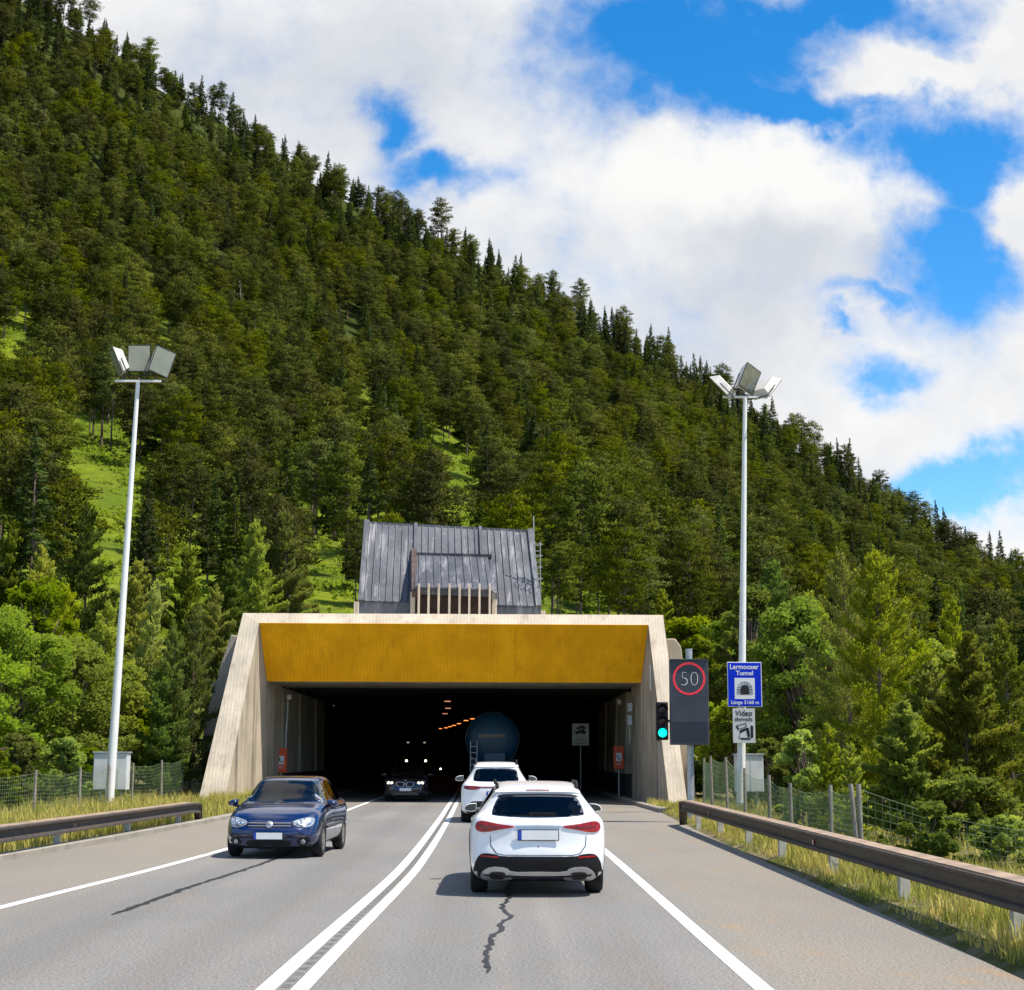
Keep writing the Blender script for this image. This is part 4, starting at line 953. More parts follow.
    def cut(s):
        """open the body behind the panes and in the wheel arches"""
        bm = bmesh.new(); bm.from_mesh(s.me); kill = set()
        for axx, pl in s.holes:
            i, j, d = s.AX[axx]
            for f in bm.faces:
                if f.normal.dot(d) > -.02: continue
                if all(inside((v.co[i], v.co[j]), pl) for v in f.verts): kill.add(f)
        bmesh.ops.delete(bm, geom=list(kill), context='FACES')
        lin = bm.copy(); bm.to_mesh(s.me); bm.free()
        for v in lin.verts: v.co -= v.normal*.03
        bmesh.ops.delete(lin, geom=[f for f in lin.faces if f.calc_center_median().z < .3], context='FACES')
        me = bpy.data.meshes.new('cabin_lining'); lin.to_mesh(me); lin.free(); me.materials.clear(); me.materials.append(M['lining'])
        o = link_mesh('cabin_lining', me, s.t)
    def wheels(s, ys, r, width, track, rimm, spokes=5, arch=None, cladding=None):
        for y in ys:
            for sg in (-1, 1):
                x = sg*(track/2); prof = [(r*.62, -width/2+.03), (r*.66, -width/2), (r*.90, -width/2), (r*.98, -width/2+.025), (r, -width/2+.06), (r, width/2-.06), (r*.98, width/2-.025), (r*.90, width/2), (r*.66, width/2), (r*.62, width/2-.03)]
                wh = MB().lathe(prof, (0, 0, 0), (1, 0, 0), 36).build('wheel', M['tyre'], s.t); wh.location = (x, y, r)
                rm = MB().lathe([(r*.64, -width*.38), (r*.60, -width*.3), (r*.60, width*.3), (r*.64, width*.42), (r*.60, width*.44), (r*.57, width*.38)], (0, 0, 0), (sg, 0, 0), 32)
                for k in range(spokes):
                    a = 2*math.pi*k/spokes; ca, sa = math.cos(a), math.sin(a)
                    for o in (-.10, .10):
                        rm.sweep([[Vector((sg*width*.40, (ca*q-sa*(wd+o*r*q/r*.9))*1, (sa*q+ca*(wd+o*q*.9)))) if ii < 2 else Vector((sg*width*.28, (ca*q-sa*(wd+o*q*.9)), (sa*q+ca*(wd+o*q*.9)))) for ii, wd in enumerate((-.018, .018, .018, -.018))] for q in (r*.12, r*.59)])
                rm.lathe([(0, .40*width), (r*.12, .40*width), (r*.15, .34*width), (r*.15, .2*width)], (0, 0, 0), (sg, 0, 0), 20)
                rm.lathe([(0, .05*width), (r*.5, .05*width)], (0, 0, 0), (sg, 0, 0), 20)
                o = rm.build('rim', rimm, wh)
                ra = arch or r*1.10
                pl = [(y+ra*math.cos(2*math.pi*k/40), r+ra*math.sin(2*math.pi*k/40)) for k in range(40)]
                s.holes.append(('right' if sg > 0 else 'left', pl))
            ra = arch or r*1.10
            # arch liners
            lb = MB(); rings = []
            for k in range(17):
                a = math.pi*(k/16)*1.3-math.pi*.15; rings.append([(-s.halfw*.94, y+ra*math.cos(a)*.99, r+ra*math.sin(a)*.99), (s.halfw*.94, y+ra*math.cos(a)*.99, r+ra*math.sin(a)*.99)])
            lb.sweep(rings, closed=False, caps=False); lb.build('arch_liner', M['black'], s.t, recalc=False)
            if cladding:
                for sg in (-1, 1):
                    o_, i_ = ra*1.0, ra*1.15; pts = [(y+i_*math.cos(a), r+i_*math.sin(a)) for a in np.linspace(-.45, math.pi+.45, 24)]+[(y+o_*math.cos(a), r+o_*math.sin(a)) for a in np.linspace(math.pi+.45, -.45, 24)]
                    pts = [(p, max(q, .24)) for p, q in pts]
                    s.patch('wheel_arch_trim', pts, 'right' if sg > 0 else 'left', cladding, .012, .06, smooth=0)
    def mirrors(s, y, x, z, w=.22, h=.15, paint=None, glass_back=True):
        for sg in (-1, 1):
            prof = [(.0, .06), (.55, .05), (.85, .02), (1.0, -.03), (.9, -.07), (.4, -.085), (.05, -.07)]
            rings = []
            for (dy, k) in ((-.065, .86), (-.05, 1.0), (.02, .95), (.07, .62), (.085, .25)):
                rings.append([(sg*(x+px_*w*(.5+.5*k)), y+dy, z+pz*k*h/.145) for px_, pz in prof])
            o = MB().sweep(rings, 0, True).build('mirror', paint or s.paint, s.t)
            MB().add([(sg*(x+px_*w*.92+.004), y-.0665, z+pz*.78*h/.145) for px_, pz in prof], [list(range(len(prof)))]).build('mirror_glass', M['mirror'], o)
            MB().cyl((sg*(x-.10), y+.02, z-.10), (sg*(x+.05), y+.01, z-.05), .03, n=8).build('mirror_arm', M['black'], o)
    def seats(s, rows):
        for y, n_, zc in rows:
            for k in range(n_):
                x = (k-(n_-1)/2)*(.72 if n_ == 2 else .48)
                rb_ = MB().box((x, y, zc+.30), (.46, .13, .62), rot=Matrix.Rotation(R_(-12), 3, 'X')); rb_.box((x, y+.28, zc), (.48, .5, .16)); rb_.box((x, y-.10, zc+.70), (.26, .09, .17)); rb_.cyl((x-.06, y-.08, zc+.55), (x-.06, y-.1, zc+.7), .008, n=6).cyl((x+.06, y-.08, zc+.55), (x+.06, y-.1, zc+.7), .008, n=6)
                rb_.build('seat', M['seat'], s.t, bevel=.03)
    def plate(s, ax, z, zh=.115, w=.52, tilt=0, off=.02):
        p, n_ = s.proj(ax, 0, z); d = s.AX[ax][2]
        y = min(s.proj(ax, xx, z)[0].y for xx in (-.2, 0, .2)) if ax == 'rear' else max(s.proj(ax, xx, z)[0].y for xx in (-.2, 0, .2)); y -= d.y*off
        o = MB().box((0, y, z), (w+.02, .012, zh+.02)).build('number_plate', M['sign_black'], s.t)
        a = MB().box((.021*(1 if ax == 'rear' else -1), y-d.y*.007, z), (w-.045, .006, zh)).build('plate_face', M['plate'], o)
        a = MB().box((-(w/2-.022)*(1 if ax == 'rear' else -1), y-d.y*.007, z), (.044, .006, zh)).build('plate_band', M['eu'], o)
        return y
    def place(s, x, y, yaw=0): s.t.location = (x, y, 0); s.t.rotation_euler = (0, 0, yaw)
WHITE, BLUE, BLK = M['white_car'], M['blue_car'], M['black_car']
def sym(p): return p+[(-x, z) for x, z in p[::-1]]

# ---- nearest white estate car, seen from behind
c = Car('estate_car', 'white estate car with black lower bumper, nearest in the right lane', 'car', 4.76,
        [(0, .92), (.04, .99), (.10, 1.045), (.40, 1.335), (.47, 1.395), (.60, 1.43), (1.0, 1.465), (1.8, 1.49), (2.5, 1.475), (2.9, 1.41), (3.55, 1.03), (3.65, 1.005), (4.3, .89), (4.62, .77), (4.76, .62)],
        [(0, .26), (.4, .20), (4.3, .20), (4.76, .25)], [(0, .88), (.1, .92), (.4, .945), (2.5, .93), (3.5, .90), (4.4, .74), (4.76, .55)],
        [(0, .70), (.015, .775), (.05, .835), (.12, .885), (.3, .912), (.9, .92), (3.9, .915), (4.4, .87), (4.64, .78), (4.76, .62)],
        [(0, .66), (.10, .665), (.45, .575), (1.3, .595), (2.6, .60), (3.5, .70), (4.76, .58)], WHITE, tail=.13)
c.halfw = .92
gl = c.patch('rear_window', sym([(0, 1.315), (.40, 1.308), (.52, 1.29), (.585, 1.16), (.625, 1.02), (.60, .995), (.3, .975), (0, .97)]), 'rear', M['glass_dark'], .005, hole=True)
c.patch('window_frame', sym([(0, 1.325), (.42, 1.32), (.535, 1.30), (.555, 1.27), (.50, 1.282), (.38, 1.30), (0, 1.308)]), 'rear', M['black'], .008)
c.patch('tail_light', [(.825, .885), (.80, .912), (.74, .925), (.55, .885), (.32, .862), (.32, .842), (.5, .815), (.70, .775), (.80, .785), (.835, .83)], 'rear', M['red_lamp'], .014, .04, mirror=True)
for o in [ch for ch in c.t.children if ch.name.startswith('tail_light')]: pass
c.patch('tail_light_band', [(.77, .865), (.55, .853), (.42, .853), (.55, .838), (.77, .835)], 'rear', M['dark_red'], .018, .05, mirror=True)
c.patch('chrome_strip', sym([(0, .872), (.30, .868), (.31, .855), (.28, .848), (0, .848)]), 'rear', M['silver'], .012, smooth=0)
seam = sym([(0, .478), (.46, .478), (.56, .50), (.635, .60), (.645, .74), (.637, .74), (.625, .605), (.55, .507), (.455, .486), (0, .486)])
c.patch('tailgate_seam', seam, 'rear', M['black'], .0025, .08, smooth=0, skirt=False)
c.patch('lower_bumper', sym([(0, .465), (.50, .465), (.56, .49), (.70, .505), (.78, .48), (.845, .36), (.865, .20), (.7, .185), (0, .185)]), 'rear', M['black'], .016, smooth=1)
c.patch('reflector', [(.52, .465), (.75, .478), (.755, .458), (.53, .445)], 'rear', M['red_lamp'], .022, mirror=True, smooth=0)
c.patch('skid_plate', sym([(0, .305), (.36, .30), (.42, .345), (.62, .355), (.70, .325), (.77, .27), (.73, .225), (.60, .215), (.40, .225), (.34, .245), (0, .235)]), 'rear', M['silver'], .028)
c.patch('exhaust_trim', [(.43, .30), (.60, .305), (.655, .275), (.61, .245), (.45, .245)], 'rear', M['sign_black'], .034, mirror=True)
c.patch('diffuser', sym([(0, .235), (.34, .245), (.38, .21), (.3, .19), (0, .19)]), 'rear', M['black'], .03)
c.plate('rear', .745, .125, .53)
p0, _ = c.proj('rear', 0, 1.0)
MB().box((.06, p0.y+.02, 1.03), (.36, .03, .028), rot=Matrix.Rotation(R_(2), 3, 'Y')).cyl((-.09, p0.y+.05, 1.02), (-.09, p0.y-.02, 1.02), .03, n=10).build('rear_wiper', M['black'], c.t)
c.patch('spoiler', sym([(0, 1.405), (.46, 1.395), (.56, 1.355), (.555, 1.325), (.45, 1.335), (0, 1.34)]), 'rear', WHITE, .03, .06)
c.patch('brake_light', sym([(0, 1.365), (.16, 1.363), (.16, 1.35), (0, 1.35)]), 'rear', M['dark_red'], .036, smooth=0)
for sg in (-1, 1):
    MB().tube([(sg*.545, -1.72, 1.40), (sg*.55, -1.62, 1.455), (sg*.575, -1.0, 1.485), (sg*.58, .1, 1.485), (sg*.58, .25, 1.44)], [.022, .022, .02, .02, .02], 8).build('roof_rail', M['black'] if sg else M['chrome'], c.t)
for ax in ('left', 'right'):
    c.patch('side_window', [(-1.75, 1.02), (-1.55, 1.33), (-1.2, 1.385), (.2, 1.40), (.5, 1.36), (1.15, 1.0), (1.0, .975), (-1.6, .985)], ax, M['glass_dark'], .006, .08, hole=True)
    c.patch('door_seam', [(-.55, .40), (-.54, .40), (-.54, .96), (-.55, .96)], ax, M['black'], .002, .1, smooth=0, skirt=False)
    c.patch('sill_trim', [(-1.1, .22), (1.15, .22), (1.15, .33), (-1.1, .33)], ax, M['black'], .012, .12, smooth=0)
    c.patch('door_handle', [(-.35, .86), (-.13, .86), (-.13, .89), (-.35, .89)], ax, M['silver'], .025, smooth=0)
c.patch('windscreen', sym([(0, 1.43), (.5, 1.415), (.66, 1.06), (0, 1.03)]), 'front', M['glass_dark'], .006, .08, hole=True)
c.patch('headlight', [(.42, .70), (.76, .74), (.74, .64), (.46, .62)], 'front', M['lens'], .012, mirror=True)
c.patch('grille', sym([(0, .62), (.36, .60), (.42, .45), (0, .40)]), 'front', M['black'], .012)
c.wheels((-1.43, 1.40), .345, .235, 1.58, M['darkrim'], 5, .385, M['black'])
c.mirrors(.72, .86, 1.03, .19, .15, WHITE)
c.seats(((-.75, 3, .52), (.25, 2, .52)))
MB().box((0, 1.05, .86), (1.35, .45, .16)).build('dashboard', M['seat'], c.t, bevel=.04)
MB().box((0, .72, 1.29), (.24, .03, .07)).cyl((0, .74, 1.31), (0, .80, 1.38), .012, n=6).build('inner_mirror', M['mirror'], c.t, bevel=.01)
c.cut()
def raise_body(car):
    ss = lambda x: max(0, min(1, x))**2*(3-2*max(0, min(1, x)))
    def walk(o):
        for ch in o.children:
            if ch.name.startswith(('wheel', 'rim', 'arch')) and not ch.name.startswith('wheel_arch'): continue
            for v in ch.data.vertices: v.co.z += .068*ss((v.co.z-.12)/.34)*(1-.85*ss((v.co.z-.95)/.5))
            walk(ch)
    walk(car.t)
raise_body(c)
c.place((G(478, 890).x+G(597, 888).x)/2-.035, 21.15+2.38); c.t.scale = (.975, .975, .975)

# ---- second white car ahead (SUV)
c2c = Car('suv', 'white SUV with slim red tail light strip, ahead of the nearest white car', 'car', 4.92,
        [(0, .98), (.05, 1.08), (.12, 1.14), (.5, 1.47), (.6, 1.56), (.9, 1.62), (1.8, 1.68), (2.6, 1.65), (3.0, 1.57), (3.7, 1.15), (3.85, 1.12), (4.5, 1.0), (4.8, .85), (4.92, .70)],
        [(0, .32), (.4, .24), (4.4, .24), (4.92, .28)], [(0, .95), (.1, 1.0), (.4, 1.06), (2.5, 1.04), (3.6, 1.0), (4.5, .85), (4.92, .62)],
        [(0, .74), (.015, .82), (.05, .88), (.14, .945), (.35, .98), (1.0, .985), (4.0, .97), (4.6, .90), (4.8, .82), (4.92, .66)],
        [(0, .66), (.12, .68), (.6, .60), (1.4, .63), (2.7, .63), (3.7, .74), (4.92, .6)], WHITE, tail=.15)
c = c2c; c.halfw = .98
c.patch('rear_window', sym([(0, 1.50), (.50, 1.49), (.585, 1.44), (.64, 1.20), (.62, 1.145), (.4, 1.13), (0, 1.125)]), 'rear', M['glass_dark'], .006, hole=True)
c.patch('tail_light', [(.90, .985), (.87, 1.02), (.42, 1.0), (.42, .965), (.5, .93), (.60, .905), (.86, .915)], 'rear', M['dark_red'], .014, .05, mirror=True)
c.patch('light_strip', sym([(0, .995), (.44, .995), (.44, .965), (0, .965)]), 'rear', M['dark_red'], .012, smooth=0)
c.patch('lower_bumper', sym([(0, .60), (.62, .60), (.70, .57), (.80, .45), (.85, .30), (.6, .23), (0, .23)]), 'rear', M['black'], .014)
c.patch('bumper_trim', sym([(0, .44), (.55, .44), (.62, .38), (.5, .30), (0, .30)]), 'rear', M['silver'], .022)
for sx in (-.5, .5):
    o = MB().lathe([(.05, 0), (.055, .03), (.05, .06), (.04, .05)], (sx, c.proj('rear', sx, .30)[0].y-.04, .30), (0, 1, 0), 20).build('exhaust', M['chrome'], c.t)
c.plate('rear', .80, .115, .52)
c.patch('spoiler', sym([(0, 1.60), (.5, 1.585), (.60, 1.545), (.59, 1.51), (0, 1.525)]), 'rear', WHITE, .035, .06)
for sg in (-1, 1):
    MB().tube([(sg*.57, -1.7, 1.60), (sg*.58, -1.6, 1.69), (sg*.6, -.9, 1.725), (sg*.6, .2, 1.725), (sg*.6, .35, 1.65)], .02, 8).build('roof_rail', M['black'], c.t)
for ax in ('left', 'right'):
    c.patch('side_window', [(-1.75, 1.15), (-1.5, 1.50), (-1.2, 1.56), (.3, 1.57), (.6, 1.5), (1.2, 1.12), (1.0, 1.09), (-1.6, 1.1)], ax, M['glass_dark'], .006, .1)
c.patch('windscreen', sym([(0, 1.60), (.52, 1.585), (.68, 1.2), (0, 1.17)]), 'front', M['glass_dark'], .006, .1)
c.patch('headlight', [(.50, .82), (.80, .86), (.78, .72), (.56, .72)], 'front', M['lens'], .012, mirror=True)
c.wheels((-1.45, 1.45), .375, .29, 1.68, M['rim'], 5, .42)
c.mirrors(.85, .98, 1.20, .24, .17, WHITE)
c.seats(((-.6, 3, .62), (.35, 2, .62)))
c.cut(); c.place(.02, 45.2+2.46)

# ---- dark blue hatchback coming towards us
c = Car('hatchback', 'dark blue hatchback driving towards the camera in the left lane', 'car', 4.2,
        [(0, .86), (.05, .95), (.14, 1.04), (.42, 1.30), (.55, 1.37), (.8, 1.425), (1.5, 1.455), (2.1, 1.435), (2.4, 1.385), (3.08, .985), (3.16, .960), (3.6, .895), (3.92, .805), (4.1, .71), (4.17, .64), (4.2, .55)],
        [(0, .28), (.4, .2), (3.8, .2), (4.2, .22)], [(0, .82), (.3, .90), (2.4, .90), (3.0, .865), (3.5, .79), (3.95, .68), (4.2, .48)],
        [(0, .72), (.02, .78), (.08, .83), (.2, .865), (.6, .88), (3.2, .88), (3.7, .865), (3.95, .835), (4.1, .785), (4.17, .735), (4.2, .66)],
        [(0, .64), (.14, .63), (.5, .56), (1.3, .585), (2.3, .575), (3.1, .68), (4.2, .6)], BLUE, nose=.20, bump=.04)
c.halfw = .88
c.patch('windscreen', sym([(0, 1.378), (.42, 1.372), (.52, 1.355), (.575, 1.28), (.675, 1.05), (.69, 1.0), (.5, .985), (0, .975)]), 'front', M['glass_clear'], .006, .06, hole=True)
c.patch('headlight', [(.43, .665), (.60, .715), (.72, .735), (.785, .70), (.765, .60), (.70, .555), (.56, .55), (.45, .585), (.41, .63)], 'front', M['lens'], .012, .04, mirror=True)
for sg in (-1, 1):
    hl = [ch for ch in c.t.children if ch.name.startswith('headlight')][0 if sg > 0 else 1]
    for hx, hz, hr in ((.68, .645, .058), (.545, .625, .046)):
        p, n_ = c.proj('front', sg*hx, hz); MB().lathe([(0, .012), (hr*.6, .010), (hr*.75, .022), (hr, .026), (hr*1.1, .010)], p, n_, 20).build('reflector_bowl', M['chrome'], hl)
c.patch('grille', sym([(0, .645), (.40, .642), (.43, .60), (.40, .565), (0, .562)]), 'front', M['black'], .008, .05)
for z in (.627, .602, .578):
    c.patch('grille_bar', sym([(0, z+.006), (.39, z+.006), (.39, z-.004), (0, z-.004)]), 'front', M['silver'] if z != .602 else BLUE, .014, .06, smooth=0)
p, n_ = c.proj('front', 0, .60)
em = MB().lathe([(0, .028), (.062, .028), (.068, .02), (.068, 0)], p, n_, 28).build('badge', M['sign_blue'] if False else M['silver'], c.t)
py = p.y+.034*n_.y/abs(n_.y)*abs(n_.y)+.004
eb = MB(); 
eb.tube([(-.042, py, .045+.60), (0, py, .002+.60), (.042, py, .045+.60)], .005, 5); eb.tube([(-.056, py, .02+.60), (-.028, py, -.05+.60), (0, py, -.008+.60), (.028, py, -.05+.60), (.056, py, .02+.60)], .005, 5)
eb.build('emblem', M['darkrim'], em)
c.patch('lower_grille', sym([(0, .33), (.36, .33), (.42, .30), (.40, .225), (0, .215)]), 'front', M['black'], .008, .06)
c.patch('fog_light_recess', [(.50, .345), (.74, .36), (.72, .27), (.52, .25)], 'front', M['black'], .008, .06, mirror=True)
for sg in (-1, 1):
    p, n_ = c.proj('front', sg*.61, .305); MB().lathe([(0, .018), (.038, .018), (.045, .012), (.045, 0)], p, n_, 20).build('fog_light', M['lens'], c.t)
c.patch('bumper_lip', sym([(0, .215), (.5, .22), (.74, .25), (.75, .22), (.5, .185), (0, .18)]), 'front', M['black'], .016, .08)
c.patch('bonnet_seam', sym([(0, .705), (.44, .715), (.44, .722), (0, .712)]), 'front', M['sign_black'], .0025, .08, smooth=0, skirt=False)
c.plate('front', .41, .115, .52, off=.03)
for ax in ('left', 'right'):
    c.patch('side_window', [(.93, 1.02), (.40, 1.335), (.15, 1.365), (-.10, 1.37), (-.10, .965), (.85, .955)], ax, M['glass_clear'], .006, .06, hole=True, smooth=1)
    c.patch('rear_side_window', [(-.18, 1.37), (-.75, 1.355), (-1.25, 1.25), (-1.45, 1.06), (-1.35, .985), (-.18, .968)], ax, M['glass_dark'], .006, .06, hole=True)
    c.patch('door_seam', [(-.145, .36), (-.135, .36), (-.135, .95), (-.145, .95)], ax, M['sign_black'], .002, .1, smooth=0, skirt=False)
    c.patch('door_seam', [(1.0, .42), (1.01, .42), (.97, .93), (.96, .93)], ax, M['sign_black'], .002, .1, smooth=0, skirt=False)
    c.patch('rubbing_strip', [(-.95, .52), (.95, .50), (.95, .545), (-.95, .565)], ax, M['darkrim'], .018, .1, smooth=0)
    c.patch('door_handle', [(.02, .83), (.22, .83), (.22, .86), (.02, .86)], ax, BLUE, .028, smooth=0)
c.patch('rear_window', sym([(0, 1.31), (.48, 1.30), (.58, 1.05), (0, 1.03)]), 'rear', M['glass_dark'], .006, .08, hole=True)
c.patch('tail_light', [(.55, .92), (.78, .92), (.78, .75), (.55, .75)], 'rear', M['red_lamp'], .012, mirror=True)
c.wheels((-1.30, 1.278), .318, .205, 1.55, M['rim'], 7, .352)
c.mirrors(.80, .86, .97, .20, .14, BLUE)
for ch in list(c.t.children):
    if ch.name.startswith('mirror') : pass
c.seats(((-.75, 2, .47), (.12, 2, .47)))
MB().box((0, .95, .86), (1.35, .5, .2)).build('dashboard', M['seat'], c.t, bevel=.05)
sw = MB(); rings = []
MB().tube([(-.37+.185*math.cos(a), .64+.06*math.sin(a), .93+.17*math.sin(a)) for a in np.linspace(0, 2*math.pi, 25)], .016, 6).build('steering_wheel', M['black'], c.t)
MB().tube([(x, 1.06, .965) for x in (.5, .1)], .008, 5).tube([(x, 1.07, .962) for x in (0, -.45)], .008, 5).build('wiper', M['black'], c.t)
c.cut()
GX, GY = -3.91, 29.0
c.place(GX, GY+2.1, math.pi-.05); c.t.scale = (.975, .98, .985)

# people in the blue hatchback
def skin_body(name, label, verts, edges, rad, loc, cat='person'):
    me = bpy.data.meshes.new(name); me.from_pydata(verts, edges, []); o = link_mesh(name, me); o.location = loc
    md = o.modifiers.new('skin', 'SKIN'); sv = me.skin_vertices[0].data
    for i, r in enumerate(rad): sv[i].radius = (r if isinstance(r, tuple) else (r, r)); sv[i].use_root = (i == 0)
    sb = o.modifiers.new('sub', 'SUBSURF'); sb.levels = 2; sb.render_levels = 2
    bpy.context.view_layer.update()
    m2 = bpy.data.meshes.new_from_object(o.evaluated_get(bpy.context.evaluated_depsgraph_get())); o.modifiers.clear(); o.data = m2; bpy.data.meshes.remove(me)
    for p_ in m2.polygons: p_.use_smooth = True
    tag(o, label, cat); return o
def seated(x, y, z, driver, label, shirt):
    """faces -y (towards the camera); x,y,z = seat point under the pelvis"""
    hx = .19
    v = [(0, .06, .10), (0, .10, .30), (0, .12, .46), (0, .10, .545), (0, .08, .60), (0, .06, .70), (0, .055, .80)]
    e = [(0, 1), (1, 2), (2, 3), (3, 4), (4, 5), (5, 6)]; r = [(.17, .13), (.16, .12), (.17, .11), (.075, .075), (.06, .06), (.085, .10), (.065, .085)]
    for s in (-1, 1):
        b = len(v)
        hand = (.10*s+ .0, -.36, .42) if driver else (.12*s, -.20, .16)
        el = (.27*s, -.08, .24) if driver else (.27*s, .0, .20)
        v += [(hx*s, .11, .46), el, hand]; e += [(2, b), (b, b+1), (b+1, b+2)]; r += [.075, .052, .036]
        # hand: palm and five fingers
        h = Vector(hand); b2 = len(v)
        v.append(tuple(h+Vector((-.01*s, -.05, .01)))); e.append((b+2, b2)); r.append(.030)
        for k, (dx, ln) in enumerate(((-.030, .05), (-.010, .06), (.010, .057), (.028, .045))):
            q = len(v); v += [tuple(h+Vector((dx, -.085, .012))), tuple(h+Vector((dx, -.09-ln*.5, -.012)))]; e += [(b2, q), (q, q+1)]; r += [.009, .007]
        q = len(v); v += [tuple(h+Vector((-.045*s, -.05, .02))), tuple(h+Vector((-.055*s, -.085, .015)))]; e += [(b+2, q), (q, q+1)]; r += [.011, .009]
        b = len(v); v += [(.10*s, .0, .06), (.13*s, -.38, .10), (.13*s, -.50, -.28), (.13*s, -.62, -.33)]; e += [(0, b), (b, b+1), (b+1, b+2), (b+2, b+3)]; r += [.10, .07, .05, .045]
    o = skin_body('person', label, v, e, r, (x, y, z))
    me = o.data; me.materials.append(shirt); me.materials.append(M['skin']); me.materials.append(M['cloth_dark'])
    for p_ in me.polygons:
        c_ = p_.center
        p_.material_index = 1 if (c_.z > .565 or (driver and c_.y < -.14 and c_.z > .2 and abs(c_.x) < .25) or (not driver and c_.y < -.12 and c_.z > .10 and abs(c_.x) < .17 and c_.z < .2 and False)) else (2 if c_.z < .12 and c_.y < .05 else 0)
    hair = MB(); rings = []
    for k in range(7):
        a = math.pi/2*k/6; rings.append([(.098*math.cos(a)*math.cos(t), .068+.118*math.cos(a)*math.sin(t)*(1 if math.sin(t) > 0 else .80), .755+.125*math.sin(a)) for t in np.linspace(0, 2*math.pi, 20)[:-1]])
    hair.sweep(rings, 0, True).build('hair', M['hair'], o)
    face = MB()
    for s in (-1, 1): face.lathe([(0, .012), (.010, .009), (.014, 0)], (.034*s, -.030, .725), (0, -1, 0), 10)
    face.build('eyes', M['sign_black'], o)
    MB().sweep([[(-.012, -.035, .725), (.012, -.035, .725), (.012, -.02, .725), (-.012, -.02, .725)], [(-.018, -.062, .685), (.018, -.062, .685), (.016, -.02, .685), (-.016, -.02, .685)]], 0, True).tube([(-.026, -.040, .655), (0, -.046, .653), (.026, -.040, .655)], .006, 6).build('face', M['skin'], o)
    for s in (-1, 1): pass
    return o
seated(GX+.37, GY+2.1-.05, .50, True, 'person in a pale shirt driving the dark blue hatchback', M['cloth_light'])
seated(GX-.37, GY+2.1-.02, .50, False, 'person in dark clothing in the passenger seat of the blue hatchback', M['cloth_dark'])

# ---- black SUV leaving the tunnel with its lamps on
def black_suv(name, label, full=True):
    c = Car(name, label, 'car', 4.45,
        [(0, .95), (.05, 1.05), (.14, 1.12), (.45, 1.42), (.6, 1.49), (1.0, 1.54), (1.7, 1.55), (2.2, 1.52), (2.5, 1.46), (3.1, 1.12), (3.2, 1.09), (3.8, 1.02), (4.2, .92), (4.38, .80), (4.45, .66)],
        [(0, .32), (.4, .25), (4.0, .24), (4.45, .27)], [(0, .9), (.3, 1.0), (2.4, 1.0), (3.1, .98), (3.8, .92), (4.2, .80), (4.45, .55)],
        [(0, .72), (.02, .78), (.08, .84), (.25, .89), (.6, .9), (3.4, .9), (4.0, .88), (4.3, .82), (4.4, .76), (4.45, .68)],
        [(0, .64), (.14, .64), (.5, .57), (1.3, .60), (2.3, .59), (3.1, .70), (4.45, .62)], BLK, nose=.16)
    c.halfw = .9
    c.patch('windscreen', sym([(0, 1.48), (.46, 1.47), (.56, 1.44), (.70, 1.16), (.5, 1.13), (0, 1.115)]), 'front', M['glass_dark'], .006, .08)
    for sg in (1, -1):
        c.patch('headlight_housing', [(sg*p[0], p[1]) for p in [(.46, .80), (.80, .86), (.82, .76), (.72, .70), (.48, .70)]][::sg], 'front', M['lens'], .010, .06)
    for sx in (-.70, -.56, .56, .70):
        p, n_ = c.proj('front', sx, .765); MB().lathe([(0, .022), (.05, .020), (.062, .008), (.064, 0)], p, n_, 20).build('headlight', M['lamp_on'], c.t)
    for sg in (-1, 1):
        kd = c.patch('kidney_grille', [(sg*p[0], p[1]) for p in [(.03, .80), (.34, .80), (.38, .74), (.30, .60), (.05, .60)]][::sg], 'front', M['silver'], .012, .05)
        c.patch('grille_mesh', [(sg*p[0], p[1]) for p in [(.055, .785), (.325, .785), (.355, .735), (.285, .615), (.07, .615)]][::sg], 'front', M['black'], .02, .05, par=kd)
    p, n_ = c.proj('front', 0, .87); MB().lathe([(0, .012), (.04, .012), (.045, 0)], p, n_, 20).build('badge', M['silver'], c.t)
    c.plate('front', .50, .115, .52, off=.03)
    c.patch('bumper_trim', sym([(0, .34), (.5, .34), (.56, .30), (.5, .26), (0, .26)]), 'front', M['silver'], .016, .08)
    c.patch('fog_light', [(.58, .46), (.74, .47), (.72, .39), (.6, .38)], 'front', M['darkrim'], .012, mirror=True)
    for ax in ('left', 'right'):
        c.patch('side_window', [(.85, 1.12), (.35, 1.44), (-.9, 1.45), (-1.4, 1.3), (-1.6, 1.1), (.75, 1.07)], ax, M['glass_dark'], .006, .1)
        c.patch('sill_trim', [(-1.0, .25), (1.05, .25), (1.05, .40), (-1.0, .40)], ax, M['black'], .012, .15, smooth=0)
    c.wheels((-1.38, 1.38), .345, .225, 1.54, M['rim'], 5, .385)
    c.mirrors(.62, .885, 1.10, .24, .16, BLK)
    for sg in (-1, 1): MB().tube([(sg*.56, -1.4, 1.52), (sg*.575, -1.2, 1.585), (sg*.58, .1, 1.585), (sg*.57, .3, 1.52)], .02, 8).build('roof_rail', M['black'], c.t)
    c.cut(); return c
c = black_suv('suv', 'black SUV with headlights on, coming out of the tunnel mouth'); c.place(A(405.5, 780, 67.2).x, 67.0+2.2, math.pi)

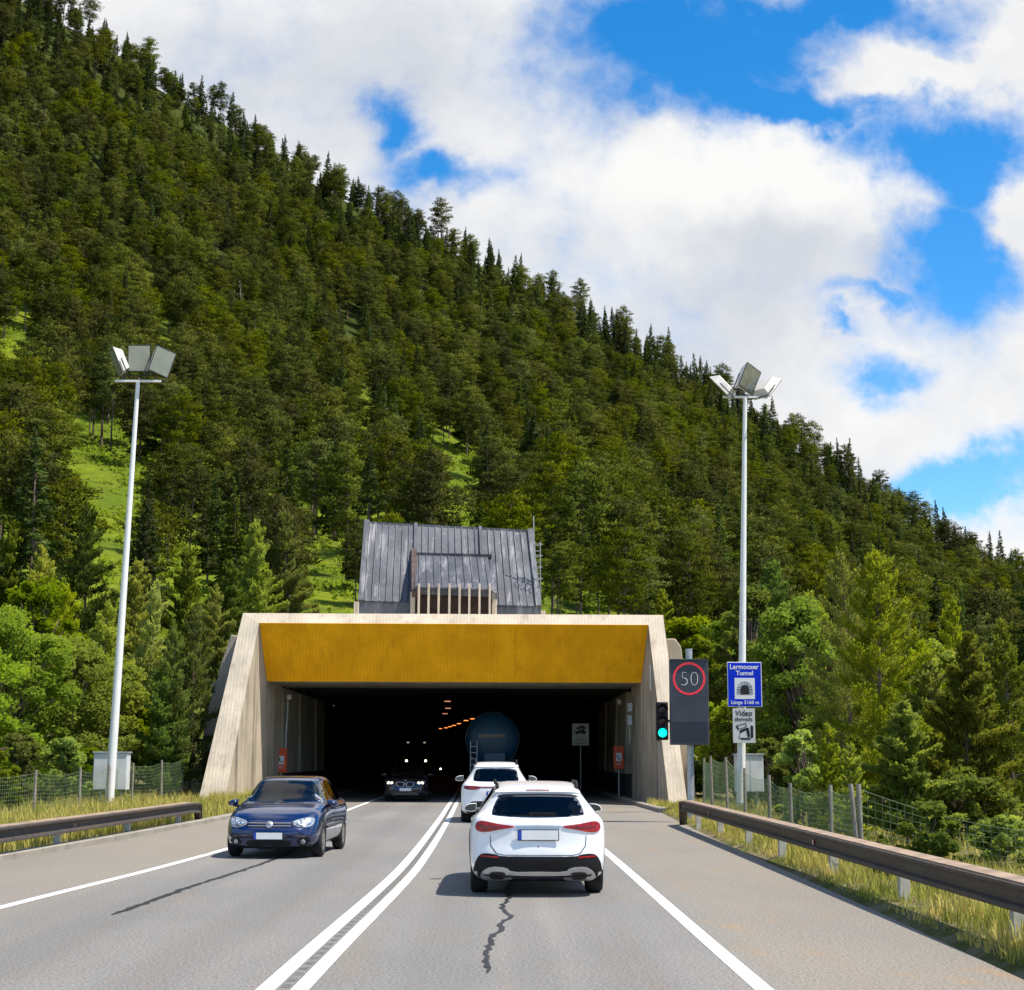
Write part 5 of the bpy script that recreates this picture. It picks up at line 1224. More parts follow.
# ---- a far car and a lorry deep in the tunnel, known by their lamps
def far_vehicle():
    Y = 170.; a = A(434, 774.5, Y); b = A(440.5, 773, Y); k = 1.0
    t = empty('far_car', 'far dark car in the tunnel, seen as two small bright headlights', 'car', ((a.x+b.x)/2, Y, 0))
    hw = (b.x-a.x)/2; pr = [(0, .3), (0, .8), (.9, .95), (1.5, 1.4), (3.0, 1.42), (3.8, 1.0), (4.1, .9), (4.1, .3)]
    MB().prism(pr, 'x', -.86, .86).build('body', BLK, t, bevel=.06)
    for sx in (-.78, .78):
        for yy_ in (.75, 3.3): MB().lathe([(0, -.1), (.2, -.1), (.31, -.08), (.32, 0), (.31, .08), (.2, .1), (0, .1)], (sx, yy_, .32), (1, 0, 0), 24).build('wheel', M['tyre'], t)
    MB().add([(-.7, .93, .98), (.7, .93, .98), (.6, 1.46, 1.38), (-.6, 1.46, 1.38)], [(0, 1, 2, 3)]).build('windscreen', M['glass_dark'], t)
    for sx in (-hw, hw): MB().lathe([(0, -.02), (.07, -.015), (.09, 0), (.09, .02)], (sx, -.02, .68), (0, 1, 0), 16).build('headlight', M['lamp_bright'], t)
    MB().box((0, -.02, .5), (.52, .02, .11)).build('number_plate', M['plate'], t)
    Y = 135.; a = A(406.5, 760.7, Y); b = A(425.6, 760.2, Y); cx = (a.x+b.x)/2; z = a.z
    t = empty('lorry', 'dark oncoming lorry deep in the tunnel with two warm headlights', 'lorry', (cx, Y, 0)); hw = (b.x-a.x)/2
    MB().box((0, 1.1, 1.9), (2.4, 2.2, 2.9)).build('cab', M['tunnel_dark'], t, bevel=.12); MB().box((0, 6.6, 2.2), (2.45, 8.4, 2.9)).build('box_body', M['tunnel_dark'], t, bevel=.05)
    MB().box((0, -.012, 2.45), (2.1, .03, .95)).build('windscreen', M['tunnel_dark'], t, bevel=.01); MB().box((0, -.02, 1.45), (1.7, .04, .5)).build('grille', M['black'], t, bevel=.01); MB().box((0, -.06, .75), (2.4, .3, .45)).build('bumper', M['black'], t, bevel=.05)
    for sx in (-hw, hw):
        MB().lathe([(0, -.03), (.07, -.02), (.09, 0), (.09, .03)], (sx, -.06, z), (0, 1, 0), 16).build('headlight', M['lamp_bright'], t)
        MB().box((sx*.86, -.01, A(408, 742.5, Y).z), (.18, .04, .10)).build('marker_light', M['lamp_dim'], t)
        for yy_ in (1.0, 6.8, 9.0): MB().lathe([(0, -.14), (.3, -.14), (.48, -.11), (.5, 0), (.48, .11), (.3, .14), (0, .14)], (math.copysign(1.05, sx), yy_, .5), (1, 0, 0), 24).build('wheel', M['tyre'], t)
far_vehicle()
# ---- blue tanker entering the tunnel
Yk = 73.5; ctr = A(492.3, 740, Yk); rr_ = (A(519, 740, Yk).x-A(465.6, 740, Yk).x)/2; zt_ = A(492, 712, Yk).z; zc_ = zt_-rr_
t = empty('tank_lorry', 'blue tank lorry with a ladder, driving into the dark tunnel', 'lorry', (ctr.x, Yk, 0))
MB().lathe([(0, -.28), (rr_*.4, -.25), (rr_*.75, -.15), (rr_*.93, -.05), (rr_, .06), (rr_, 8.6), (rr_*.93, 8.75), (rr_*.5, 8.9), (0, 8.95)], (0, .4, zc_), (0, 1, 0), 48).build('tank', M['tank_blue'], t)
MB().lathe([(rr_+.004, 0), (rr_+.03, .02), (rr_+.03, .1), (rr_+.004, .12)], (0, .6, zc_), (0, 1, 0), 48).lathe([(rr_+.004, 0), (rr_+.03, .02), (rr_+.03, .1), (rr_+.004, .12)], (0, 4.6, zc_), (0, 1, 0), 48).build('tank_band', M['galv'], t)
lx0, lx1 = A(470.5, 750, Yk-.1).x-ctr.x, A(477, 750, Yk-.1).x-ctr.x; lt = A(473, 741, Yk).z
ld = MB()
for x in (lx0, lx1): ld.cyl((x, -.12, .8), (x, -.12, lt), .022, n=8)
k = .95
while k < lt: ld.cyl((lx0, -.12, k), (lx1, -.12, k), .018, n=6); k += .27
ld.build('ladder', M['cab_white'], t)
MB().box((0, .20, .62), (2.3, .16, .22)).build('rear_bumper', M['galv'], t, bevel=.02)
for sx in (-.95, .95): MB().box((sx, .10, .80), (.34, .05, .14)).build('tail_light', M['dark_red'], t, bevel=.01)
MB().box((-.5, 4.8, .85), (.2, 9.2, .3)).box((.5, 4.8, .85), (.2, 9.2, .3)).build('chassis', M['black'], t)
MB().box((.12, .115, 1.55), (.95, .03, .95)).build('valve_cabinet', M['tank_blue'], t, bevel=.02)
MB().box((-.02, .095, zc_+.02+.12), (1.2, .015, .14)).build('lettering_band', M['postgrey'], t)
for sx in (-1.0, 1.0):
    for yy_ in (1.6, 2.9, 9.9): MB().lathe([(0, -.15), (.28, -.15), (.48, -.13), (.5, -.05), (.5, .05), (.48, .13), (.28, .15), (0, .15)], (sx, yy_, .5), (1, 0, 0), 28).build('wheel', M['tyre'], t)
    MB().lathe([(.58, -.18), (.6, -.18), (.6, .18), (.58, .18)], (sx, 1.6, .52), (1, 0, 0), 28).build('mudguard', M['black'], t)
MB().box((0, 10.4, 1.95), (2.4, 2.0, 2.7)).build('cab', M['tank_blue'], t, bevel=.1)
# ------------------------------------------------------------------ vegetation
NR = np.random.default_rng(11)
def quads(C, D, ln, wd, rng, jitter=.3, Nn=None, sm=.42):
    """leaf quads at centres C (N,3) along directions D (N,3)"""
    n = len(C); D = D/np.linalg.norm(D, axis=1, keepdims=True); r = rng.normal(size=(n, 3)); S_ = np.cross(D, r); S_ /= np.linalg.norm(S_, axis=1, keepdims=True)+1e-9
    l = (ln*(1+jitter*rng.uniform(-1, 1, n)))[:, None]; w = (wd*(1+jitter*rng.uniform(-1, 1, n)))[:, None]
    V = np.stack([C-D*l*.5-S_*w*.35, C-D*l*.1+S_*w*.5, C+D*l*.5+S_*w*.12, C+D*l*.1-S_*w*.5], 1).reshape(-1, 3)
    Q = np.arange(4*n).reshape(-1, 4)
    if Nn is None: return V, Q
    Nn = Nn/(np.linalg.norm(Nn, axis=1, keepdims=True)+1e-9); V4 = V.reshape(-1, 4, 3)
    gn = np.cross(V4[:, 1]-V4[:, 0], V4[:, 2]-V4[:, 0]); gn /= np.linalg.norm(gn, axis=1, keepdims=True)+1e-12
    fl = (gn*Nn).sum(1) < 0; Q[fl] = Q[fl][:, ::-1]; gn[fl] *= -1
    N4 = np.repeat(Nn*sm+gn*(1-sm), 4, axis=0); N4 /= np.linalg.norm(N4, axis=1, keepdims=True)
    return V, Q, N4
def tubes(segs, n=5):
    """segs: list of (p0,p1,r0,r1) -> verts, quads"""
    V = []; Q = []
    for p0, p1, r0, r1 in segs:
        p0 = np.array(p0, float); p1 = np.array(p1, float); d = p1-p0; L = np.linalg.norm(d)
        if L < 1e-6: continue
        d /= L; a = np.cross(d, [0, 0, 1] if abs(d[2]) < .9 else [1, 0, 0]); a /= np.linalg.norm(a); b = np.cross(d, a); o = len(V)
        for p, r in ((p0, r0), (p1, r1)):
            for i in range(n):
                t = 2*math.pi*i/n; V.append(p+(a*math.cos(t)+b*math.sin(t))*r)
        Q += [(o+i, o+(i+1) % n, o+n+(i+1) % n, o+n+i) for i in range(n)]
    return np.array(V), np.array(Q)
def conifer(rng, h, kind, leafs, ll, lw):
    """returns crown (V,Q), wood (V,Q)"""
    segs = []; C = []; D = []; NN = []
    lean = rng.normal(0, .02, 2)*h
    ax = lambda t: np.array([lean[0]*t*t, lean[1]*t*t, h*t])
    rb = h*(.011 if kind != 'young' else .012)
    for k in range(8): segs.append((ax(k/8), ax((k+1)/8), rb*(1-k/8*.9), rb*(1-(k+1)/8*.9)))
    if kind == 'spruce': base, R, prof = .12, .17*h, lambda u: (1-u)**.85
    elif kind == 'pine': base, R, prof = rng.uniform(.30, .45), .20*h, lambda u: (np.sin(np.pi*min(1, .22+u*.80))**.8)
    else: base, R, prof = .10, .24*h, lambda u: (1-u)**.62*.95+.06
    nb = int({'spruce': 105, 'pine': 48, 'young': 95}[kind])
    B = []
    for i in range(nb):
        u = (i+rng.uniform(0, 1))/nb; t = base+(1-base)*u*.985
        r = R*prof(u)*(rng.uniform(.6, 1.2) if kind != 'young' else rng.uniform(.45, 1.35))
        if rng.uniform() < .08: continue
        az = i*2.39996+rng.normal(0, .4)
        el = {'spruce': -.22+.55*u, 'pine': .10+.55*u, 'young': .25+.55*u}[kind]+rng.normal(0, .12)
        d = np.array([math.cos(az)*math.cos(el), math.sin(az)*math.cos(el), math.sin(el)])
        p0 = ax(t); p1 = p0+d*r
        if kind == 'pine': p1[2] += r*.12
        segs.append((p0, p0+(p1-p0)*.9, max(.012, rb*.30*(1-u*.6)), .008)); B.append((p0, p1, r, d))
    if kind == 'pine':  # a few dead stubs under the crown
        for i in range(6):
            t = rng.uniform(.15, base); az = rng.uniform(0, 6.28); p0 = ax(t); segs.append((p0, p0+np.array([math.cos(az), math.sin(az), rng.uniform(-.2, .3)])*h*.06, .03, .012))
    tot = sum(b[2]**1.3 for b in B)
    for p0, p1, r, d in B:
        n = max(3, int(leafs*(r**1.3)/tot))
        if kind == 'pine':
            m = max(2, int(r/(.055*h))+1)
            cc = [p0+(p1-p0)*f+rng.normal(0, .10*r, 3) for f in np.linspace(.45, 1.0, m)]
            k = rng.integers(0, m, n); cc = np.array(cc)[k]
            off = rng.normal(0, 1, (n, 3)); off /= np.linalg.norm(off, axis=1, keepdims=True); off *= (rng.uniform(.2, 1, n)**.5)[:, None]*np.array([.068, .068, .026])*h*rng.uniform(.55, 1.15)
            C.append(cc+off); rad_ = (cc+off)*np.array([1, 1, 0]); NN.append(off/(np.array([.07, .07, .030])*h)*.7+rad_/(R+1e-6)*.6+np.array([0, 0, .35])); q = off/ (np.linalg.norm(off, axis=1, keepdims=True)+1e-6)+rng.normal(0, .5, (n, 3))+np.array([0, 0, .5]); D.append(q)
        else:
            f = rng.uniform(.12, 1.0, n)**.75; sd = np.cross(d, [0, 0, 1.]); sd /= np.linalg.norm(sd)+1e-9
            wdt = r*.34*(1-f*.75)+.03*h*.2; s_ = rng.uniform(-1, 1, n)*wdt
            dz = rng.normal(0, .010*h, n)-(np.abs(s_)*.35 if kind == 'spruce' else -np.abs(s_)*.1)
            c_ = p0+(p1-p0)*f[:, None]+sd*s_[:, None]; c_[:, 2] += dz; C.append(c_); NN.append((c_*np.array([1, 1, 0]))/(R+1e-6)*1.1+np.array([0, 0, .45])+sd*np.sign(s_)[:, None]*.25+np.stack([0*dz, 0*dz, dz/(.010*h)*.35], 1))
            q = d*.8+sd*np.sign(s_)[:, None]*.7+rng.normal(0, .35, (n, 3)); q[:, 2] += (-.25 if kind == 'spruce' else .55); D.append(q)
    # leader shoot
    n = 14; f = rng.uniform(.9, 1.02, n); C.append(np.array([ax(x) for x in f])+rng.normal(0, .008*h, (n, 3))); q = rng.normal(0, .5, (n, 3)); q[:, 2] += 1; D.append(q); NN.append(rng.normal(0, .5, (n, 3))+np.array([0, 0, .4]))
    C = np.concatenate(C); D = np.concatenate(D)
    return quads(C, D, ll, lw, rng, Nn=np.concatenate(NN), sm=.74 if kind != 'young' else .40), tubes(segs)
def broadleaf(rng, h, wdt, leafs, ls, clumps=60, lowskirt=.12):
    segs = []; C = []; D = []; NN = []
    cents = []
    for i in range(clumps):
        u = rng.uniform(0, 1); z = h*(lowskirt+(.97-lowskirt)*u); rr = wdt*.5*(math.sin(math.pi*min(1, .18+.78*u))**.7)*rng.uniform(.1, 1.2)**.7; az = rng.uniform(0, 6.283)
        cents.append(np.array([rr*math.cos(az), rr*math.sin(az), z]))
    nst = 3
    for k in range(nst):
        az = k*2.1+rng.uniform(0, 1); top = np.array([math.cos(az)*wdt*.15, math.sin(az)*wdt*.15, h*.8]); prev = np.array([.06*k, .05*k, 0.]);
        for j in range(1, 6):
            q = top*(j/5)+rng.normal(0, .02*h, 3); segs.append((prev, q, .016*h*(1-(j-1)/6), .016*h*(1-j/6))); prev = q
    for c_ in cents:
        st = np.array([c_[0]*.15, c_[1]*.15, c_[2]*.72]); segs.append((st, st+(c_-st)*.6+np.array([0, 0, .02*h]), .006*h, .004*h)); segs.append((st+(c_-st)*.6+np.array([0, 0, .02*h]), c_, .004*h, .002*h))
    per = leafs//clumps
    for c_ in cents:
        rad = wdt*rng.uniform(.07, .17); o = rng.normal(0, 1, (per, 3)); o /= np.linalg.norm(o, axis=1, keepdims=True); o *= (rng.uniform(.1, 1, per)**.45)[:, None]*rad; o[:, 2] *= .7
        C.append(c_+o); NN.append(o/rad*.9+(c_+o-np.array([0, 0, h*.45]))/(wdt*.5)*.5+np.array([0, 0, .2])); q = rng.normal(0, 1, (per, 3)); q[:, 2] *= .5; D.append(q+o/rad*.5)
    C = np.concatenate(C); D = np.concatenate(D); C[:, 2] = np.maximum(C[:, 2], .05)
    return quads(C, D, ls, ls*.75, rng, Nn=np.concatenate(NN)), tubes(segs)
def tree_thing(name, label, cat, crown, wood, mc, mw, loc, rz=0, sc_=1., group=None):
    t = empty(name, label, cat, loc, rz, group); t.scale = (sc_, sc_, sc_)
    link_mesh('trunk', np_mesh('trunk', wood[0], wood[1], [mw], smooth=True), t); link_mesh('crown', np_mesh('crown', crown[0], crown[1], [mc], normals=crown[2]), t)
    return t
# ---- prototypes for the slope
PROT = []
for k in range(5): PROT.append(('pine', conifer(np.random.default_rng(100+k), 13., 'pine', 5200, .34, .12)))
for k in range(3): PROT.append(('spruce', conifer(np.random.default_rng(200+k), 13., 'spruce', 4600, .36, .12)))
# ---- where trees stand on the slope
GLADES = [(95, 478, 28, 26), (74, 446, 14, 10), (122, 505, 22, 16), (452, 488, 26, 36), (448, 465, 14, 14), (515, 480, 22, 8), (157, 298, 10, 14), (322, 575, 22, 28), (300, 552, 16, 12), (352, 345, 7, 16), (365, 430, 9, 16), (470, 530, 14, 10), (8, 290, 8, 8), (165, 345, 12, 7), (640, 455, 8, 5), (590, 500, 12, 6), (215, 560, 12, 10), (30, 520, 12, 14)]
def slope_points():
    pts = []; cell = 5.9; rg = np.random.default_rng(5); r = 96.
    while r < RIDGE+22:
        n = int(.95*r/cell)
        for i in range(n):
            a = -.50+.95*(i+rg.uniform(-.42, .42))/n; rr = r+rg.uniform(-.42, .42)*cell; x, y = rr*math.sin(a), rr*math.cos(a)
            z = float(hill(x, y)); u, v = pix((x, y, z))
            # clearings: no tree stands in them nor close below, where it would stand in front of the grass
            if rr < RIDGE-40 and any(((u-gu)/(ru*k1))**2+((v-q_*FPX/rr*10-gv)/rv)**2 < 1 for gu, gv, ru, rv in GLADES for q_, k1 in ((0, 1.1), (.35, 1), (.7, .9), (1., .7))): continue
            if -9.5 < x < 5 and y < 101: continue
            if rr < 260 and rg.uniform() < .22: continue
            pts.append((x, y, z, rr, u, v))
        r += cell*.95
    return pts, rg
pts, rg = slope_points()
vis = [p for p in pts if -40 < p[4] < 1064]
near = sorted(vis, key=lambda p: p[3])
# leave some air on the lowest slope: young growth there is placed one by one
IND_P, IND_S, rest = [], [], []
for p in sorted(pts, key=lambda p: p[3]):
    x, y, z, rr, u, v = p
    ridge = rr > RIDGE-70
    kind = 'spruce' if rg.uniform() < (.62 if ridge else .26+(.12 if u > 700 else 0)) else 'pine'
    h = rg.uniform(9.0, 16.) * (rg.uniform(.5, 1.25) if ridge else 1)
    if rr < 170: h *= .85
    if rr < 125 and -15 < x < 10: h *= .8
    k = rg.integers(0, 5) if kind == 'pine' else 5+rg.integers(0, 3)
    rec = (x, y, z-.15, h/13., rg.uniform(0, 6.28), int(k))
    inview = -30 < u < 1054
    if inview and kind == 'pine' and len(IND_P) < 230: IND_P.append(rec)
    elif inview and kind == 'spruce' and len(IND_S) < 60: IND_S.append(rec)
    else: rest.append(rec)
roots = {}
for recs, nm, lab, grp in ((IND_P, 'pine_tree', 'tall dark green pine in the forest on the lower slope behind the portal', 'pines on the lower slope'), (IND_S, 'spruce_tree', 'pointed dark spruce standing among the pines on the lower slope', 'spruces on the lower slope')):
    for (x, y, z, s, rz, k) in recs:
        if k not in roots:
            kind, (cr, wd) = PROT[k]
            t = tree_thing(nm, lab, 'tree', cr, wd, M[kind], M['bark'], (x, y, z), rz, s, grp); roots[k] = t
        else:
            t = copy_tree(roots[k]); t.location = (x, y, z); t.rotation_euler = (0, 0, rz)
        w_ = s*(.95+.35*((k*7+int(x*13)) % 10)/10); t.scale = (w_, w_, s)
# ---- the rest of the forest: one object, instanced
def forest(rest):
    V = []; Q = []; mi = []; pr = []; o = 0; NL = []
    mats = [M['pine'], M['spruce'], M['bark']]
    for k, (kind, (cr, wd)) in enumerate(PROT):
        for gg, m in ((cr, 0 if kind == 'pine' else 1), (wd, 2)):
            v, q = gg[0], gg[1]; NL.append(gg[2] if len(gg) > 2 else None)
            V.append(v); Q.append(q+o); mi += [m]*len(q); pr += [k+1]*len(v); o += len(v)
    n0 = o; P_ = np.array([r[:3] for r in rest]); V.append(P_); pr += [0]*len(rest)
    me = np_mesh('forest', np.concatenate(V), np.concatenate(Q), mats, mi)
    N = len(me.vertices)
    vn = np.zeros((N, 3), np.float32); me.vertex_normals.foreach_get('vector', vn.ravel()) if False else None
    base_n = np.array([v_.vector for v_ in me.vertex_normals], np.float32); q_ = 0
    for v_, nn_ in zip(V, NL):
        if nn_ is not None: base_n[q_:q_+len(v_)] = nn_
        q_ += len(v_)
    base_n[n0:] = (0, 0, 1)
    me.polygons.foreach_set('use_smooth', np.ones(len(me.polygons), bool)); me.normals_split_custom_set_from_vertices(base_n)
    def attr(nm, ty, fld, arr): a = me.attributes.new(nm, ty, 'POINT'); a.data.foreach_set(fld, np.asarray(arr).ravel())
    attr('proto', 'INT', 'value', np.array(pr, np.int32))
    pk = np.zeros(N, np.int32); pk[n0:] = [r[5]+1 for r in rest]; attr('pick', 'INT', 'value', pk)
    sc3 = np.ones((N, 3), np.float32); sc3[n0:] = [(r[3]*(.95+.35*((r[5]*7+int(r[0]*13)) % 10)/10),)*2+(r[3],) for r in rest]; attr('scl', 'FLOAT_VECTOR', 'vector', sc3)
    rt = np.zeros((N, 3), np.float32); rt[n0:, 2] = [r[4] for r in rest]; attr('rot', 'FLOAT_VECTOR', 'vector', rt)
    o_ = link_mesh('forest', me); tag(o_, 'dense dark pine and spruce forest covering the far mountainside', 'forest', kind='stuff')
    ng = bpy.data.node_groups.new('forest', 'GeometryNodeTree')
    ng.interface.new_socket('Geometry', in_out='INPUT', socket_type='NodeSocketGeometry'); ng.interface.new_socket('Geometry', in_out='OUTPUT', socket_type='NodeSocketGeometry')
    N_ = ng.nodes; L = ng.links; gi = N_.new('NodeGroupInput'); go = N_.new('NodeGroupOutput')
    def na(nm, ty): n = N_.new('GeometryNodeInputNamedAttribute'); n.data_type = ty; n.inputs['Name'].default_value = nm; return n.outputs['Attribute']
    def sep(geo, a, val):
        c = N_.new('FunctionNodeCompare'); c.data_type = 'INT'; c.operation = 'EQUAL'; L.new(a, c.inputs[2]); c.inputs[3].default_value = val
        s = N_.new('GeometryNodeSeparateGeometry'); s.domain = 'POINT'; L.new(geo, s.inputs[0]); L.new(c.outputs[0], s.inputs[1]); return s.outputs[0]
    A1, A2 = na('proto', 'INT'), na('pick', 'INT'); jn = N_.new('GeometryNodeJoinGeometry')
    e2r = N_.new('FunctionNodeEulerToRotation'); L.new(na('rot', 'FLOAT_VECTOR'), e2r.inputs[0])
    for k in range(len(PROT)):
        pts_ = sep(gi.outputs[0], A2, k+1); g = sep(gi.outputs[0], A1, k+1)
        g2i = N_.new('GeometryNodeGeometryToInstance'); L.new(g, g2i.inputs[0])
        ip = N_.new('GeometryNodeInstanceOnPoints'); L.new(pts_, ip.inputs['Points']); L.new(g2i.outputs[0], ip.inputs['Instance']); L.new(e2r.outputs[0], ip.inputs['Rotation']); L.new(na('scl', 'FLOAT_VECTOR'), ip.inputs['Scale'])
        L.new(ip.outputs[0], jn.inputs[0])
    L.new(jn.outputs[0], go.inputs[0]); md = o_.modifiers.new('forest', 'NODES'); md.node_group = ng
forest(rest)
def undergrowth():
    rg_ = np.random.default_rng(77); C = []; NN = []; D = []
    n = 0
    while n < 14000:
        a = rg_.uniform(-.42, .38); r = math.sqrt(rg_.uniform(92**2, 300**2)); x, y = r*math.sin(a), r*math.cos(a)
        if -9.5 < x < 6 and y < 99: continue
        if math.sin(x*.35)*math.sin(y*.29+1)+rg_.normal(0, .4) < .05: continue
        z = float(hill(x, y)); s = rg_.uniform(.25, .8)*(1.6 if rg_.uniform() < .12 else 1); k = 14
        o = rg_.normal(0, .5, (k, 3))*s; o[:, 2] = np.abs(o[:, 2])*.8; C.append(np.array([x, y, z])+o); NN.append(o/s+np.array([0, 0, .6])); q = rg_.normal(0, 1, (k, 3)); q[:, 2] += .5; D.append(q); n += 1
    V, Q, N4 = quads(np.concatenate(C), np.concatenate(D), .42, .26, rg_, Nn=np.concatenate(NN))
    o = link_mesh('undergrowth', np_mesh('undergrowth', V, Q, [M['leaf']], normals=N4)); tag(o, 'low green undergrowth scattered between the trees on the slope', 'undergrowth', kind='stuff')
undergrowth()
# ---- dead trees on the slope
for i, (u, v, h, lab) in enumerate(((232, 330, 11, 'bare pale dead trunk leaning on the upper left slope'), (712 - 540, 268, 9, 'grey dead tree with bare twigs high on the left slope'), (376, 400, 9, 'thin bare dead trunk beside the small clearing in the middle of the slope'))):
    best = min(vis, key=lambda p: (p[4]-u)**2+(p[5]-v)**2); x, y, z = best[0]+1.5, best[1]-2.5, best[2]
    rr2 = np.random.default_rng(40+i); sg_ = []; ln = rr2.normal(0, .08, 2)*h
    for k in range(6): sg_.append(((ln[0]*k/6, ln[1]*k/6, h*k/6), (ln[0]*(k+1)/6, ln[1]*(k+1)/6, h*(k+1)/6), .16*(1-k/6.5), .16*(1-(k+1)/6.5)))
    for k in range(22):
        t = rr2.uniform(.35, 1); az = rr2.uniform(0, 6.28); p0 = np.array((ln[0]*t, ln[1]*t, h*t)); sg_.append((p0, p0+np.array((math.cos(az), math.sin(az), rr2.uniform(-.1, .5)))*h*.14*(1.15-t), .04, .015))
    wv, wq = tubes(sg_); o = link_mesh('dead_tree', np_mesh('dead_tree', wv, wq, [M['bark_pale']], smooth=True)); o.location = (x, y, z); tag(o, lab, 'tree')

# ---- trees near the road, one by one
def near_conifer(u, Y, vtop, mk, label, seed, leafs=9000, kind='young', wid=1.0, name='pine_tree', ll=None):
    base = A(u, 760, Y); z0 = float(hill(base.x, Y)) if Y > 60 or abs(base.x) > 10 else .05
    h = A(u, vtop, Y).z-z0; rg_ = np.random.default_rng(seed); ll = ll or max(.11, Y*.0023)
    cr, wd = conifer(rg_, h, kind, int(leafs*1.9), ll, ll*.36)
    for a in (cr[0], wd[0]): a[:, :2] *= wid
    return tree_thing(name, label, 'tree', cr, wd, M[mk], M['bark'], (base.x, Y, z0-.05))
def near_broad(u, Y, vtop, wpx, mk, label, seed, leafs=9000, clumps=70, name='leafy_tree', skirt=.1, ls=None, cat='tree'):
    base = A(u, 760, Y); z0 = float(hill(base.x, Y)) if Y > 60 or abs(base.x) > 10 else .0
    h = A(u, vtop, Y).z-z0; ls = ls or max(.09, Y*.0025); wdt = wpx*Y/FPX
    cr, wd = broadleaf(np.random.default_rng(seed), h, wdt, int(leafs*1.4), ls, clumps, skirt)
    return tree_thing(name, label, cat, cr, wd, M[mk], M['bark'], (base.x, Y, z0-.05))
# left of the portal
near_conifer(190, 65, 606, 'pinegreen', 'dark green young pine standing close to the left portal wing', 1, 9000, wid=.75)
near_conifer(170, 64.5, 622, 'pinegreen', 'young pine beside the dark one left of the portal wing', 2, 8000, wid=.8)
near_conifer(146, 76, 580, 'youngpine', 'slender lighter young pine right of the left mast', 3, 8000, wid=.8)
near_conifer(212, 79, 585, 'youngpine', 'light young pine rising behind the left portal wing', 4, 8000)
near_conifer(182, 86, 548, 'youngpine', 'taller young pine behind the small pines left of the portal', 5, 8000)
near_conifer(128, 84, 560, 'youngpine', 'young pine behind the pole of the left mast', 6, 8000)
near_conifer(250, 92, 520, 'youngpine', 'young pine above the left corner of the portal roof', 7, 8000)
near_conifer(283, 98, 512, 'youngpine', 'second young pine above the left part of the yellow fascia', 8, 8000)
near_conifer(78, 88, 505, 'pinegreen', 'broad pine above the leafy bushes left of the mast', 9, 8000, wid=1.1)
near_conifer(35, 82, 545, 'youngpine', 'young pine above the leafy trees near the left edge', 10, 8000)
near_conifer(0, 92, 520, 'youngpine', 'young pine cut by the left edge of the view', 11, 8000)
near_broad(62, 62, 640, 120, 'leaf', 'bright green leafy tree left of the floodlight mast', 21, 15000, 120)
near_broad(8, 58, 610, 130, 'leaf', 'bright green leafy tree cut by the left edge', 22, 14000, 110)
near_broad(112, 68, 665, 95, 'leaf', 'leafy tree directly behind the left floodlight mast', 23, 11000, 90)
near_broad(150, 68, 705, 55, 'leaf', 'small leafy tree between mast and young pines', 24, 6000, 60, skirt=.3)
near_broad(30, 66, 575, 90, 'leaf', 'taller leafy tree behind the leafy tree at the left edge', 25, 9000, 80)
near_broad(-28, 52, 640, 110, 'leaf', 'leafy bush outside the left fence end', 26, 8000, 70)
for i, (u, Y, vt, wp) in enumerate(((20, 50, 735, 60), (62, 54, 738, 55), (92, 57, 745, 45), (-10, 46, 742, 60))):
    near_broad(u, Y, vt, wp, 'leaf', ['low shrub at the foot of the left-edge tree', 'low shrub behind the left fence between two posts', 'low shrub just left of the grey cabinet', 'low shrub at the far left behind the fence'][i], 60+i, 3500, 40, 'shrub', .05, cat='shrub')
near_conifer(100, 70, 600, 'youngpine', 'light young pine rising left of the mast above the leafy trees', 12, 9000)
near_conifer(55, 74, 585, 'youngpine', 'light young pine above the middle of the left bushes', 13, 9000)
near_conifer(12, 70, 600, 'pinegreen', 'dark young pine above the bushes at the left edge', 14, 9000)
near_conifer(228, 86, 560, 'pinegreen', 'dark young pine just left of the portal roof corner', 15, 8000)
near_conifer(160, 64, 668, 'pinegreen', 'small dark pine between the left mast and the portal wing', 16, 6000)
# right of the portal
near_broad(752, 74, 585, 70, 'leaf', 'leafy tree behind the right mast above the blue sign', 31, 9000, 80)
near_broad(800, 64, 598, 105, 'leaf2', 'bright leafy tree right of the blue sign', 32, 17000, 150)
near_broad(835, 68, 625, 70, 'leaf', 'loose leafy tree between the bright leafy tree and the tall pine', 68, 10000, 90)
near_broad(712, 80, 640, 75, 'leaf', 'leafy tree above the speed display', 33, 9000, 80)
near_broad(690, 92, 618, 70, 'leaf', 'leafy tree behind the right corner of the portal', 34, 8000, 70)
near_broad(738, 84, 610, 80, 'leaf', 'leafy tree behind the pole of the right mast', 35, 9000, 80)
near_broad(735, 66, 700, 70, 'leaf', 'low leafy bush behind the video sign', 36, 7000, 60)
near_broad(708, 68, 700, 46, 'leaf', 'low leafy bush right of the portal wing', 37, 5000, 50)
near_broad(806, 37, 728, 58, 'leaf2', 'fresh green leafy shrub behind the right fence', 38, 3600, 45, 'shrub', .1, .13, 'shrub')
near_broad(878, 24, 830, 22, 'leaf2', 'small bright sapling behind the right guardrail', 39, 500, 14, 'sapling', .1, .08, 'shrub')
near_broad(930, 25, 800, 60, 'leaf', 'thin dark undergrowth under the right pines', 40, 2500, 40, 'shrub', .05, .09, 'shrub')
near_broad(1000, 26, 815, 70, 'leaf', 'undergrowth near the right edge behind the guardrail', 41, 2500, 40, 'shrub', .05, .09, 'shrub')
near_conifer(829, 34, 722, 'youngpine', 'small yellow-green pine sapling behind the fence', 51, 1600, wid=1.0, name='pine_sapling')
near_conifer(852, 33, 742, 'youngpine', 'smaller pine sapling right of the yellow-green one', 52, 1200, wid=1.0, name='pine_sapling')
near_conifer(882, 41, 548, 'youngpine', 'tall light green pine right of the leafy tree', 53, 14000, wid=.95)
